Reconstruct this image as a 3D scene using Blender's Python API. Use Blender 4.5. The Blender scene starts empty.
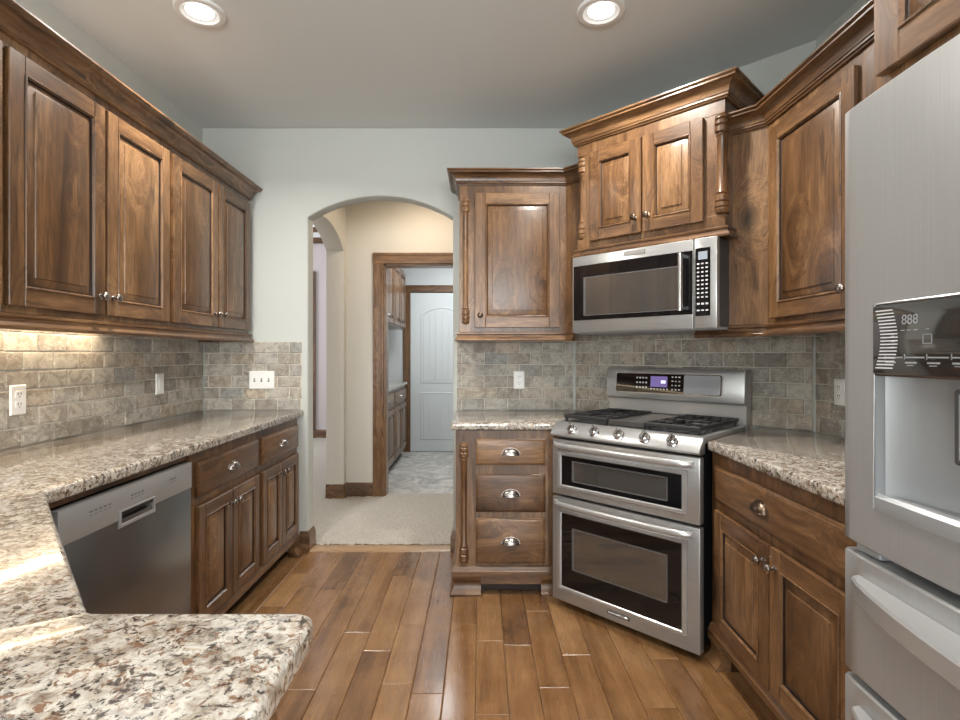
import bpy, bmesh, math, random
from mathutils import Vector, Matrix
R = math.radians
PI = math.pi
random.seed(7)
scene = bpy.context.scene
C = scene.collection

# ------------------------------------------------------------------ camera, world, light, exposure
cam_d = bpy.data.cameras.new('camera')
cam_d.sensor_width = 36.0
cam_d.lens = 530.0 / 960.0 * 36.0
cam_d.shift_y = -5.0 / 960.0
cam_d.clip_start = 0.02
cam = bpy.data.objects.new('camera', cam_d)
C.objects.link(cam)
cam.location = (0, 0, 1.277)
cam.rotation_euler = (R(90), 0, 0)
scene.camera = cam

world = bpy.data.worlds.new('sky')
scene.world = world
world.use_nodes = True
world.node_tree.nodes['Background'].inputs[0].default_value = (0.86, 0.93, 1.0, 1)
world.node_tree.nodes['Background'].inputs[1].default_value = 1.6

scene.view_settings.view_transform = 'Standard'
scene.view_settings.look = 'None'
scene.view_settings.gamma = 1.0
scene.view_settings.use_curve_mapping = False
scene.view_settings.exposure = 0.50
scene.cycles.use_denoising = True
scene.cycles.max_bounces = 8
scene.cycles.diffuse_bounces = 5
scene.cycles.glossy_bounces = 4
scene.cycles.sample_clamp_indirect = 6.0

def area(name, loc, rot, sx, sy, power, col, spread=180):
    l = bpy.data.lights.new(name, 'AREA')
    l.shape = 'RECTANGLE'
    l.size = sx; l.size_y = sy
    l.energy = power; l.color = col
    l.spread = R(spread)
    o = bpy.data.objects.new(name, l)
    C.objects.link(o)
    o.location = loc; o.rotation_euler = rot
    return o
# daylight entering through the windows of the room behind the camera
DAY = (0.95, 0.98, 1.0)
area('daylight_rear_left', (-0.75, -4.35, 1.55), (R(120), 0, 0), 1.5, 1.8, 125, DAY)
area('daylight_rear_right', (1.65, -4.35, 1.55), (R(122), 0, 0), 1.9, 1.8, 170, DAY)
area('daylight_side_left', (-1.70, -2.2, 1.65), (R(125), 0, R(-90)), 2.2, 1.5, 100, DAY)
area('daylight_side_right', (3.40, -2.0, 1.55), (R(110), 0, R(90)), 2.6, 1.7, 90, DAY)
# ceiling lamps of the hall, the laundry and the tall room beyond
area('hall_ceiling_lamp', (-0.45, 4.2, 2.70), (0, 0, 0), 0.35, 0.35, 8.5, (1.0, 0.82, 0.62))
area('laundry_ceiling_lamp', (-0.2, 5.9, 2.70), (0, 0, 0), 0.6, 0.6, 25, (0.93, 0.97, 1.0))
area('tall_room_daylight', (-4.3, 5.8, 2.0), (R(90), 0, R(-90)), 2.5, 2.4, 60, (0.93, 0.95, 1.0))

# ------------------------------------------------------------------ mesh helpers
class MB:
    def __init__(s):
        s.v = []; s.f = []; s.m = []; s.r = []
    def add(s, verts, faces, m=0, r=0.0):
        b = len(s.v)
        s.v += [tuple(p) for p in verts]
        s.r += [r] * len(verts)
        s.f += [tuple(b + i for i in f) for f in faces]
        s.m += [m] * len(faces)
        return s
    def box(s, x0, x1, y0, y1, z0, z1, bev=0.0, m=0, r=0.0, seg=1):
        bm = bmesh.new()
        vs = [bm.verts.new((x, y, z)) for x in (x0, x1) for y in (y0, y1) for z in (z0, z1)]
        for f in ((0, 1, 3, 2), (4, 6, 7, 5), (0, 4, 5, 1), (2, 3, 7, 6), (0, 2, 6, 4), (1, 5, 7, 3)):
            bm.faces.new([vs[i] for i in f])
        if bev > 0:
            bmesh.ops.bevel(bm, geom=bm.edges[:], offset=bev, segments=seg, affect='EDGES', profile=0.5)
        s.bm(bm, m, r)
        return s
    def bm(s, bm, m=0, r=0.0):
        bm.verts.index_update()
        s.add([v.co[:] for v in bm.verts], [[v.index for v in f.verts] for f in bm.faces], m, r)
        bm.free()
        return s
    def prism(s, pts, axis, a, b, m=0, bev=0.0, seg=2, only_top=False):
        # pts: 2-D outline; axis: extrusion axis
        def p3(p, t):
            if axis == 'z': return (p[0], p[1], t)
            if axis == 'y': return (p[0], t, p[1])
            return (t, p[0], p[1])
        bm = bmesh.new()
        lo = [bm.verts.new(p3(p, a)) for p in pts]
        hi = [bm.verts.new(p3(p, b)) for p in pts]
        n = len(pts)
        bm.faces.new(lo[::-1]); bm.faces.new(hi)
        for i in range(n):
            bm.faces.new((lo[i], lo[(i + 1) % n], hi[(i + 1) % n], hi[i]))
        bmesh.ops.recalc_face_normals(bm, faces=bm.faces[:])
        if bev > 0:
            es = set()
            for vs in ((hi,) if only_top else (lo, hi)):
                st = set(vs)
                for e in bm.edges:
                    if e.verts[0] in st and e.verts[1] in st: es.add(e)
            bmesh.ops.bevel(bm, geom=list(es), offset=bev, segments=seg, affect='EDGES', profile=0.5)
        return s.bm(bm, m)
    def rings(s, rects, m=0, cap=True, back=False, ms=None):
        # rects: list of (x0,x1,z0,z1,y); lofted in order, last one filled
        vs = []
        for (x0, x1, z0, z1, y) in rects:
            vs += [(x0, y, z0), (x1, y, z0), (x1, y, z1), (x0, y, z1)]
        n = len(rects)
        for k in range(n - 1):
            fs = []
            for i in range(4):
                j = (i + 1) % 4
                fs.append((k * 4 + i, k * 4 + j, k * 4 + 4 + j, k * 4 + 4 + i))
            if k == 0: s.add(vs, fs, ms[0] if ms else m); base = len(s.v) - len(vs)
            else:
                s.f += [tuple(base + q for q in f) for f in fs]; s.m += [ms[k] if ms else m] * 4
        if cap:
            s.f.append(tuple(base + (n - 1) * 4 + i for i in range(4))); s.m.append(ms[-1] if ms else m)
        if back:
            s.f.append(tuple(base + i for i in (3, 2, 1, 0))); s.m.append(m)
        return s
    def lathe(s, prof, c, axis='z', n=20, m=0, a0=0.0, a1=2 * PI, cap=True):
        # prof: (radius, t) along axis from centre c
        full = abs(a1 - a0 - 2 * PI) < 1e-6
        k = n if full else n + 1
        vs = []
        for (r, t) in prof:
            for i in range(k):
                a = a0 + (a1 - a0) * i / n
                u, w = r * math.cos(a), r * math.sin(a)
                if axis == 'z': p = (c[0] + u, c[1] + w, c[2] + t)
                elif axis == 'y': p = (c[0] + u, c[1] + t, c[2] + w)
                else: p = (c[0] + t, c[1] + u, c[2] + w)
                vs.append(p)
        fs = []
        for j in range(len(prof) - 1):
            for i in range(n):
                i2 = (i + 1) % k
                fs.append((j * k + i, j * k + i2, (j + 1) * k + i2, (j + 1) * k + i))
        if cap:
            fs.append(tuple(range(k))[::-1]); fs.append(tuple((len(prof) - 1) * k + i for i in range(k)))
        return s.add(vs, fs, m)
    def tube(s, pts, rad, n=10, m=0):
        pts = [Vector(p) for p in pts]
        vs = []; ring = None
        up = Vector((0, 0, 1))
        for i, p in enumerate(pts):
            d = (pts[min(i + 1, len(pts) - 1)] - pts[max(i - 1, 0)]).normalized()
            u = d.cross(up)
            if u.length < 1e-4: u = d.cross(Vector((0, 1, 0)))
            u.normalize(); w = d.cross(u).normalized()
            r = rad[i] if isinstance(rad, (list, tuple)) else rad
            ru, rw = r if isinstance(r, tuple) else (r, r)
            for k in range(n):
                a = 2 * PI * k / n
                vs.append(p + u * ru * math.cos(a) + w * rw * math.sin(a))
        fs = []
        for j in range(len(pts) - 1):
            for i in range(n):
                i2 = (i + 1) % n
                fs.append((j * n + i, j * n + i2, (j + 1) * n + i2, (j + 1) * n + i))
        fs.append(tuple(range(n))[::-1]); fs.append(tuple((len(pts) - 1) * n + i for i in range(n)))
        return s.add(vs, fs, m)
    def sweep(s, prof, path, m=0):
        # prof: closed outline (out, z); path: XY polyline, outward = right-hand side of travel
        P = [Vector(p) for p in path]
        offs = []
        for i in range(len(P)):
            ns = []
            if i > 0: d = (P[i] - P[i - 1]).normalized(); ns.append(Vector((d.y, -d.x)))
            if i < len(P) - 1: d = (P[i + 1] - P[i]).normalized(); ns.append(Vector((d.y, -d.x)))
            n = sum(ns, Vector((0, 0))).normalized()
            offs.append(n / max(0.2, n.dot(ns[0])))
        k = len(prof)
        vs = [(P[i].x + offs[i].x * o, P[i].y + offs[i].y * o, z) for i in range(len(P)) for (o, z) in prof]
        fs = []
        for i in range(len(P) - 1):
            for j in range(k):
                j2 = (j + 1) % k
                fs.append((i * k + j, i * k + j2, (i + 1) * k + j2, (i + 1) * k + j))
        fs.append(tuple(range(k))); fs.append(tuple((len(P) - 1) * k + j for j in range(k))[::-1])
        return s.add(vs, fs, m)
    def build(s, name, mats, parent=None, zoff=0.0, smooth=True, angle=32, loc=None, xf=None, flat=.004):
        me = bpy.data.meshes.new(name)
        vs = s.v
        if xf: vs = [tuple(xf @ Vector(p)) for p in vs]
        elif loc: vs = [(x - loc[0], y - loc[1], z - loc[2]) for x, y, z in vs]
        if zoff: vs = [(x, y, z - zoff) for x, y, z in vs]
        me.from_pydata(vs, [], s.f)
        if not isinstance(mats, (list, tuple)): mats = [mats]
        for q in mats: me.materials.append(q)
        me.polygons.foreach_set('material_index', s.m)
        bm = bmesh.new(); bm.from_mesh(me)
        bmesh.ops.recalc_face_normals(bm, faces=bm.faces[:])
        bm.to_mesh(me); bm.free()
        if any(s.r):
            at = me.attributes.new('rnd', 'FLOAT', 'POINT')
            at.data.foreach_set('value', s.r)
        if smooth:
            me.polygons.foreach_set('use_smooth', [True] * len(me.polygons))
            if flat:
                for p in me.polygons:
                    if p.area > flat or len(p.vertices) > 8: p.use_smooth = False
            me.set_sharp_from_angle(angle=R(angle))
        me.update()
        o = bpy.data.objects.new(name, me)
        C.objects.link(o)
        if parent is not None: o.parent = parent
        if loc: o.location = loc
        return o

def tag(o, label, cat, group=None, kind=None):
    o['label'] = label; o['category'] = cat
    if group: o['group'] = group
    if kind: o['kind'] = kind
    return o
def thing(name, label, cat, loc, rz=0.0, group=None):
    o = bpy.data.objects.new(name, None)
    o.empty_display_size = 0.1
    C.objects.link(o)
    o.location = loc; o.rotation_euler = (0, 0, rz)
    o['zb'] = loc[2]
    return tag(o, label, cat, group)
def struct(o):
    o['kind'] = 'structure'
    return o
def w2l(root, pts):
    m = Matrix.Rotation(-root.rotation_euler.z, 2)
    return [tuple(m @ (Vector(p) - Vector(root.location[:2]))) for p in pts]
def copy_tree(o, parent=None):
    c = o.copy(); C.objects.link(c)
    if parent: c.parent = parent
    for ch in list(o.children): copy_tree(ch, c)
    return c

# ------------------------------------------------------------------ materials
class NT:
    def __init__(s, name):
        s.mat = bpy.data.materials.new(name); s.mat.use_nodes = True
        s.t = s.mat.node_tree; s.p = s.t.nodes['Principled BSDF']
    def n(s, typ, **kw):
        nd = s.t.nodes.new(typ)
        for k, v in kw.items():
            if k.startswith('_'): setattr(nd, k[1:], v)
            else:
                key = int(k[1:]) if k[0] == 'i' and k[1:].isdigit() else k.replace('__', ' ')
                if isinstance(v, bpy.types.NodeSocket): s.t.links.new(v, nd.inputs[key])
                else: nd.inputs[key].default_value = v
        return nd
    def link(s, a, b): s.t.links.new(a, b)
    def set(s, **kw):
        for k, v in kw.items():
            key = k.replace('__', ' ')
            if isinstance(v, bpy.types.NodeSocket): s.link(v, s.p.inputs[key])
            else: s.p.inputs[key].default_value = v
    def ramp(s, fac, stops, interp='LINEAR'):
        nd = s.t.nodes.new('ShaderNodeValToRGB')
        cr = nd.color_ramp; cr.interpolation = interp
        while len(cr.elements) < len(stops): cr.elements.new(0.5)
        for e, (p, c) in zip(cr.elements, stops):
            e.position = p; e.color = (c[0], c[1], c[2], 1) if isinstance(c, (tuple, list)) else (c, c, c, 1)
        s.link(fac, nd.inputs[0])
        return nd.outputs[0]
    def math(s, op, a, b=0.0, clamp=False):
        nd = s.t.nodes.new('ShaderNodeMath'); nd.operation = op; nd.use_clamp = clamp
        for i, v in enumerate((a, b)):
            if isinstance(v, bpy.types.NodeSocket): s.link(v, nd.inputs[i])
            else: nd.inputs[i].default_value = v
        return nd.outputs[0]
    def mix(s, fac, a, b, blend='MIX'):
        nd = s.t.nodes.new('ShaderNodeMix'); nd.data_type = 'RGBA'; nd.blend_type = blend
        for sock, v in ((nd.inputs[0], fac), (nd.inputs[6], a), (nd.inputs[7], b)):
            if isinstance(v, bpy.types.NodeSocket): s.link(v, sock)
            elif isinstance(v, (tuple, list)): sock.default_value = (v[0], v[1], v[2], 1)
            else: sock.default_value = v
        return nd.outputs[2]
    def noise(s, vec, scale, detail=4.0, rough=0.55, dist=0.0):
        return s.n('ShaderNodeTexNoise', Vector=vec, Scale=scale, Detail=detail, Roughness=rough, Distortion=dist).outputs[0]
    def mapping(s, vec, scale=(1, 1, 1), loc=(0, 0, 0)):
        return s.n('ShaderNodeMapping', Vector=vec, Scale=scale, Location=loc).outputs[0]
    def obj(s): return s.n('ShaderNodeTexCoord').outputs['Object']
    def bump(s, h, strength=0.2, dist=0.01):
        b = s.n('ShaderNodeBump', Height=h, Strength=strength, Distance=dist)
        s.link(b.outputs[0], s.p.inputs['Normal'])

def plain(name, col, rough=0.5, metal=0.0, spec=0.5, coat=0.0, emit=None, estr=1.0):
    t = NT(name)
    t.set(Base__Color=(col[0], col[1], col[2], 1), Roughness=rough, Metallic=metal, Coat__Weight=coat)
    t.p.inputs['Specular IOR Level'].default_value = spec
    if emit:
        t.set(Emission__Color=(emit[0], emit[1], emit[2], 1), Emission__Strength=estr)
    return t.mat

def wood(name, grain, dark=(0.048, 0.022, 0.009), mid=(0.150, 0.073, 0.030), light=(0.300, 0.165, 0.075), rough=0.33, rnd_attr=False):
    t = NT(name)
    co = t.obj()
    oi = t.n('ShaderNodeObjectInfo').outputs['Random']
    off = t.n('ShaderNodeCombineXYZ', X=t.math('MULTIPLY', oi, 37.0), Y=t.math('MULTIPLY', oi, 11.0), Z=t.math('MULTIPLY', oi, 23.0)).outputs[0]
    vec = t.n('ShaderNodeVectorMath', _operation='ADD', i0=co, i1=off).outputs[0]
    sc = {'z': (1, 1, 0.10), 'x': (0.10, 1, 1), 'y': (1, 0.10, 1)}[grain]
    ks = {'z': (1, 0.4, 0.55), 'x': (0.55, 0.4, 1), 'y': (1, 0.55, 0.4)}[grain]
    # knots
    kv = t.mapping(vec, ks)
    wob = t.noise(vec, 9.0, 3.0)
    kv2 = t.n('ShaderNodeVectorMath', _operation='ADD', i0=kv, i1=t.n('ShaderNodeCombineXYZ', X=t.math('MULTIPLY', wob, 0.08), Z=t.math('MULTIPLY', wob, 0.05)).outputs[0]).outputs[0]
    vo = t.n('ShaderNodeTexVoronoi', Vector=kv2, Scale=4.2, Randomness=1.0)
    d = vo.outputs['Distance']
    sel = t.ramp(t.n('ShaderNodeSeparateXYZ', Vector=vo.outputs['Color']).outputs[0], [(0.44, 0.0), (0.50, 1.0)])
    knot = t.math('MULTIPLY', t.ramp(d, [(0.03, 1.0), (0.09, 0.75), (0.17, 0.25), (0.30, 0.0)]), sel, True)
    # grain bent around the knots
    warp = t.math('MULTIPLY', t.ramp(d, [(0.0, 1.0), (0.45, 0.0)]), 0.16)
    gv = t.n('ShaderNodeVectorMath', _operation='ADD', i0=t.mapping(vec, sc), i1=t.n('ShaderNodeCombineXYZ', X=warp, Y=warp, Z=warp).outputs[0]).outputs[0]
    broad = t.noise(gv, 7.0, 4.0, 0.6, 0.6)
    bands = t.noise(gv, 26.0, 5.0, 0.6, 0.4)
    fine = t.noise(gv, 150.0, 3.0, 0.6)
    blot = t.noise(vec, 2.6, 3.0, 0.55)
    g = t.math('ADD', t.math('MULTIPLY', broad, 0.48), t.math('ADD', t.math('MULTIPLY', bands, 0.40), t.math('MULTIPLY', blot, 0.20)))
    g = t.math('ADD', g, t.math('MULTIPLY', t.math('SUBTRACT', oi, 0.5), 0.10))
    col = t.ramp(g, [(0.38, dark), (0.53, mid), (0.68, light)])
    col = t.mix(t.math('MULTIPLY', t.ramp(fine, [(0.42, 0.0), (0.66, 1.0)]), 0.55), col, dark)
    st = t.noise(t.n('ShaderNodeVectorMath', _operation='MULTIPLY', i0=gv, i1=(1, 1, 1)).outputs[0], 46.0, 2.0, 0.5, 0.8)
    stm = t.math('MULTIPLY', t.ramp(st, [(0.60, 0.0), (0.66, 1.0)]), t.ramp(t.noise(vec, 4.5, 2.0), [(0.45, 0.0), (0.60, 1.0)]))
    col = t.mix(t.math('MULTIPLY', stm, 0.62), col, (dark[0] * .6, dark[1] * .6, dark[2] * .6))
    col = t.mix(t.math('MULTIPLY', knot, 0.92), col, (dark[0] * .42, dark[1] * .42, dark[2] * .42))
    t.set(Base__Color=col, Roughness=t.math('ADD', t.math('MULTIPLY', fine, 0.16), rough - 0.08), Coat__Weight=0.25, Coat__Roughness=0.22)
    t.bump(t.math('ADD', fine, t.math('MULTIPLY', knot, -1.2)), 0.06, 0.004)
    return t.mat

WV = wood('alder_vertical', 'z')
WH = wood('alder_horizontal', 'x')
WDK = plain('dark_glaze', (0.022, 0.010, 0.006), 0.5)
WTRIM = wood('trim_wood', 'x')
WTRIMV = wood('trim_wood_vertical', 'z')

def paint(name, col, rough=0.6, bump=0.05):
    t = NT(name)
    co = t.obj()
    n = t.noise(co, 140.0, 3.0)
    v = t.noise(co, 0.9, 2.0)
    t.set(Base__Color=t.mix(t.math('MULTIPLY', v, 0.08), col, tuple(c * 0.8 for c in col)), Roughness=rough)
    t.bump(n, bump, 0.002)
    return t.mat
PW = paint('wall_paint', (0.535, 0.555, 0.525))
PC = paint('ceiling_paint', (0.69, 0.725, 0.725), 0.75)
PH = paint('wall_paint_warm_lit', (0.60, 0.565, 0.50))  # wall paint again, with the hall lamp's warm cast put into its colour
PFAR = paint('tall_room_paint', (0.58, 0.52, 0.52))
PWHITE = plain('white_enamel', (0.78, 0.79, 0.78), 0.35)
PDOOR = plain('door_paint', (0.60, 0.63, 0.64), 0.4)

def granite():
    t = NT('granite')
    co = t.n('ShaderNodeNewGeometry').outputs['Position']
    n1 = t.noise(co, 34.0, 5.0, 0.62, 0.6)
    n2 = t.noise(t.mapping(co, loc=(3, 7, 1)), 66.0, 4.0, 0.6, 0.9)
    n3 = t.noise(t.mapping(co, loc=(9, 2, 5)), 110.0, 4.0, 0.6, 0.5)
    n4 = t.noise(t.mapping(co, loc=(1, 4, 8)), 34.0, 4.0, 0.65, 1.0)
    base = t.ramp(n1, [(0.32, (0.15, 0.115, 0.085)), (0.44, (0.36, 0.315, 0.26)), (0.56, (0.54, 0.51, 0.455)), (0.72, (0.36, 0.26, 0.17))])
    grey = t.ramp(n4, [(0.52, 0.0), (0.62, 0.75)])
    c = t.mix(grey, base, (0.27, 0.245, 0.22))
    rust = t.ramp(n2, [(0.555, 0.0), (0.62, 0.88)])
    c = t.mix(rust, c, (0.165, 0.080, 0.040))
    blk = t.ramp(n3, [(0.53, 0.0), (0.58, 0.95)])
    blk = t.math('MULTIPLY', blk, t.ramp(n4, [(0.42, 0.0), (0.56, 1.0)]))
    c = t.mix(blk, c, (0.030, 0.022, 0.019))
    dk = t.ramp(t.noise(t.mapping(co, loc=(5, 5, 2)), 46.0, 3.0, 0.6, 1.2), [(0.59, 0.0), (0.64, 0.9)])
    c = t.mix(dk, c, (0.05, 0.035, 0.028))
    t.set(Base__Color=c, Roughness=0.12, Coat__Weight=0.35, Coat__Roughness=0.04)
    return t.mat
GR = granite()

def travertine():
    t = NT('tumbled_travertine')
    co = t.n('ShaderNodeNewGeometry').outputs['Position']
    r = t.n('ShaderNodeAttribute', _attribute_name='rnd').outputs['Fac']
    r2 = t.math('FRACT', t.math('MULTIPLY', r, 7.31))
    c = t.ramp(r, [(0.0, (0.25, 0.23, 0.20)), (0.2, (0.41, 0.365, 0.305)), (0.5, (0.50, 0.47, 0.41)), (0.7, (0.36, 0.345, 0.31)), (0.86, (0.49, 0.41, 0.315)), (1.0, (0.31, 0.315, 0.30))])
    cl = t.noise(co, 22.0, 5.0, 0.65, 0.8)
    c = t.mix(t.ramp(cl, [(0.36, 0.6), (0.58, 0.0)]), c, (0.14, 0.115, 0.09))
    pv = t.noise(t.mapping(co, (1, 1, 1.8)), 75.0, 4.0, 0.6, 0.5)
    pits = t.math('MULTIPLY', t.ramp(pv, [(0.57, 0.0), (0.63, 1.0)]), t.ramp(t.noise(co, 11.0, 2.0), [(0.40, 0.0), (0.58, 1.0)]))
    c = t.mix(t.math('MULTIPLY', pits, 0.75), c, (0.66, 0.63, 0.57))
    t.set(Base__Color=c, Roughness=0.6)
    t.bump(t.math('ADD', cl, t.math('MULTIPLY', pits, -0.6)), 0.3, 0.004)
    return t.mat
TRAV = travertine()
def grout():
    t = NT('grout')
    n = t.noise(t.obj(), 200.0, 3.0)
    t.set(Base__Color=t.mix(n, (0.52, 0.49, 0.43), (0.68, 0.65, 0.58)), Roughness=0.85)
    return t.mat
GROUT = grout()

def floorwood():
    t = NT('hardwood_planks')
    co = t.n('ShaderNodeNewGeometry').outputs['Position']
    r = t.n('ShaderNodeAttribute', _attribute_name='rnd').outputs['Fac']
    off = t.n('ShaderNodeCombineXYZ', X=t.math('MULTIPLY', r, 31.0), Y=t.math('MULTIPLY', r, 53.0)).outputs[0]
    vec = t.n('ShaderNodeVectorMath', _operation='ADD', i0=co, i1=off).outputs[0]
    gv = t.mapping(vec, (1, 0.07, 1))
    b = t.noise(gv, 13.0, 5.0, 0.6, 0.9)
    f = t.noise(gv, 120.0, 4.0, 0.6, 0.2)
    bl = t.noise(vec, 5.0, 3.0, 0.6)
    g = t.math('ADD', t.math('MULTIPLY', b, 0.55), t.math('ADD', t.math('MULTIPLY', bl, 0.35), t.math('MULTIPLY', r, 0.22)))
    c = t.ramp(g, [(0.36, (0.080, 0.036, 0.014)), (0.54, (0.200, 0.098, 0.038)), (0.75, (0.320, 0.178, 0.078))])
    c = t.mix(t.math('MULTIPLY', t.ramp(f, [(0.44, 0.0), (0.68, 1.0)]), 0.45), c, (0.075, 0.034, 0.014))
    kn = t.n('ShaderNodeTexVoronoi', Vector=t.mapping(vec, (1, 0.6, 1)), Scale=2.3)
    k = t.math('MULTIPLY', t.ramp(kn.outputs['Distance'], [(0.015, 1.0), (0.07, 0.0)]), t.ramp(t.n('ShaderNodeSeparateXYZ', Vector=kn.outputs['Color']).outputs[0], [(0.6, 0.0), (0.65, 1.0)]))
    c = t.mix(t.math('MULTIPLY', k, 0.8), c, (0.03, 0.013, 0.006))
    t.set(Base__Color=c, Roughness=t.math('ADD', t.math('MULTIPLY', f, 0.12), 0.20), Coat__Weight=0.35, Coat__Roughness=0.14)
    wv = t.noise(t.mapping(vec, (1, 0.18, 1)), 30.0, 2.0)
    t.bump(t.math('ADD', t.math('MULTIPLY', f, 0.35), wv), 0.14, 0.006)
    return t.mat
FW = floorwood()

def carpet():
    t = NT('carpet')
    co = t.n('ShaderNodeNewGeometry').outputs['Position']
    a = t.noise(co, 130.0, 3.0, 0.7)
    b = t.noise(co, 9.0, 3.0, 0.6)
    c = t.ramp(a, [(0.3, (0.36, 0.32, 0.27)), (0.55, (0.56, 0.52, 0.46)), (0.75, (0.70, 0.66, 0.60))])
    c = t.mix(t.math('MULTIPLY', b, 0.25), c, (0.38, 0.33, 0.28))
    t.set(Base__Color=c, Roughness=0.95)
    t.p.inputs['Specular IOR Level'].default_value = 0.1
    t.bump(a, 0.9, 0.012)
    return t.mat
CARPET = carpet()
def laundry_tile():
    t = NT('stone_floor_tile')
    co = t.n('ShaderNodeNewGeometry').outputs['Position']
    a = t.noise(co, 5.0, 6.0, 0.68, 1.4)
    c = t.ramp(a, [(0.32, (0.20, 0.19, 0.18)), (0.48, (0.42, 0.41, 0.39)), (0.62, (0.58, 0.57, 0.54))])
    br = t.n('ShaderNodeTexBrick', Vector=co, Scale=1.0, Mortar__Size=0.004, Row__Height=0.33, Brick__Width=0.33)
    c = t.mix(br.outputs['Fac'], c, (0.35, 0.34, 0.32))
    t.set(Base__Color=c, Roughness=0.4)
    return t.mat
LTILE = laundry_tile()

def steel(name='stainless', col=0.42, rough=0.32, metal=0.68, axis='x', var=0.10):
    t = NT(name)
    co = t.obj()
    sc = {'x': (0.012, 1, 1), 'z': (1, 1, 0.012), 'y': (1, 0.012, 1)}[axis]
    n = t.noise(t.mapping(co, sc), 420.0, 3.0, 0.7)
    c = t.ramp(n, [(0.3, (col * (1 - var),) * 3), (0.7, (col * (1 + var), col * (1 + var), col * (1 + var) * 0.985))])
    t.set(Base__Color=c, Metallic=metal, Roughness=t.math('ADD', t.math('MULTIPLY', n, 0.10), rough - 0.05))
    t.bump(n, 0.04, 0.001)
    return t.mat
SS = steel()
SSV = steel('stainless_fridge', 0.38, 0.34, 0.50, 'z', 0.05)
SSD = steel('stainless_dark', 0.22, 0.24, 0.85, 'z', 0.05)
SATIN = plain('satin_steel', (0.36, 0.36, 0.36), 0.36, 0.4)
SSL = plain('stainless_bright', (0.46, 0.46, 0.46), 0.27, 0.55)
CHROME = plain('polished_steel', (0.72, 0.72, 0.72), 0.12, 1.0)
PEWTER = plain('antique_pewter', (0.36, 0.33, 0.31), 0.26, 1.0)
BRONZE = plain('antique_bronze', (0.16, 0.115, 0.085), 0.3, 1.0)
BLACK = plain('black_enamel', (0.012, 0.012, 0.013), 0.3)
MATBLK = plain('cast_iron', (0.018, 0.018, 0.019), 0.55)
BGLASS = plain('black_glass', (0.006, 0.006, 0.007), 0.04, 0.0, 0.5)
DGLASS = plain('mirror_dark_glass', (0.16, 0.155, 0.15), 0.05, 0.85, 1.0)
OGLASS = plain('oven_window_glass', (0.20, 0.195, 0.185), 0.06, 0.75, 1.0)
OGLASS2 = plain('window_border_print', (0.11, 0.11, 0.11), 0.3)
GREYP = plain('grey_plastic', (0.30, 0.31, 0.33), 0.35)
LGREY = plain('light_grey_plastic', (0.33, 0.34, 0.35), 0.33, 0.25)
LGREYBTN = plain('button_print', (0.62, 0.63, 0.64), 0.5)
PLATE = plain('white_plastic', (0.80, 0.80, 0.78), 0.3)
SLOT = plain('dark_slot', (0.06, 0.06, 0.06), 0.6)
LCD = plain('violet_display', (0.03, 0.02, 0.06), 0.2, emit=(0.22, 0.16, 0.42), estr=0.55)
LCDW = plain('display_digits', (0.5, 0.55, 0.6), 0.4, emit=(0.75, 0.82, 1.0), estr=1.0)
LCDG = plain('grey_display', (0.10, 0.11, 0.12), 0.2, emit=(0.45, 0.50, 0.56), estr=0.55)
LAMP = plain('lamp_lens', (0.9, 0.9, 0.9), 0.4, emit=(1.0, 0.98, 0.95), estr=5.0)
STRIPE = plain('light_bar_lens', (0.9, 0.9, 0.9), 0.4, emit=(1.0, 0.90, 0.74), estr=2.2)
SKYW = plain('daylit_window', (0.6, 0.65, 0.7), 0.2, emit=(0.85, 0.90, 1.0), estr=1.0)

# ------------------------------------------------------------------ room shell
LX, BY, RX, CZ = -1.806, 3.45, 1.577, 2.757
BT = 3.565      # back of the arched wall
DS = 4.068      # X+Y on the diagonal corner wall
CTZ = 0.918     # worktop height

def arc(xa, xb, zs, rise, n=24):
    h = (xb - xa) / 2; r = (h * h + rise * rise) / (2 * rise); cx = (xa + xb) / 2; cz = zs + rise - r
    a = math.asin(h / r)
    return [(cx + r * math.sin(-a + 2 * a * i / n), cz + r * math.cos(-a + 2 * a * i / n)) for i in range(n + 1)]

AL, AR = -1.12, -0.176
m = MB(); m.prism([(LX - .12, 0), (AL, 0)] + arc(AL, AR, 2.175, 0.137) + [(AR, 0), (1.70, 0), (1.70, CZ), (LX - .12, CZ)], 'y', BY, BT, bev=0.010, seg=3)
struct(m.build('wall_back', PW))
struct(MB().box(LX - .12, LX, -4.5, BY, 0, CZ).build('wall_left', PW))
struct(MB().box(RX, RX + .12, 0.05, BY, 0, CZ).build('wall_right', PW))
struct(MB().prism([(DS - BY, BY), (RX, DS - RX), (RX, BY)], 'z', 0, CZ).build('wall_corner', PW))
m = MB()
m.box(RX + .12, 3.5, 0.05, 0.17, 0, CZ)
struct(m.build('wall_dining', PW))
struct(MB().box(3.5, 3.62, -4.5, .17, 0, CZ).build('wall_dining_right', PW))
struct(MB().box(LX - .12, 3.62, -4.62, -4.5, 0, CZ).build('wall_rear', PW))
struct(MB().box(LX - .12, 3.62, -4.62, 4.89, CZ, CZ + .1).build('ceiling', PC))

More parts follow.
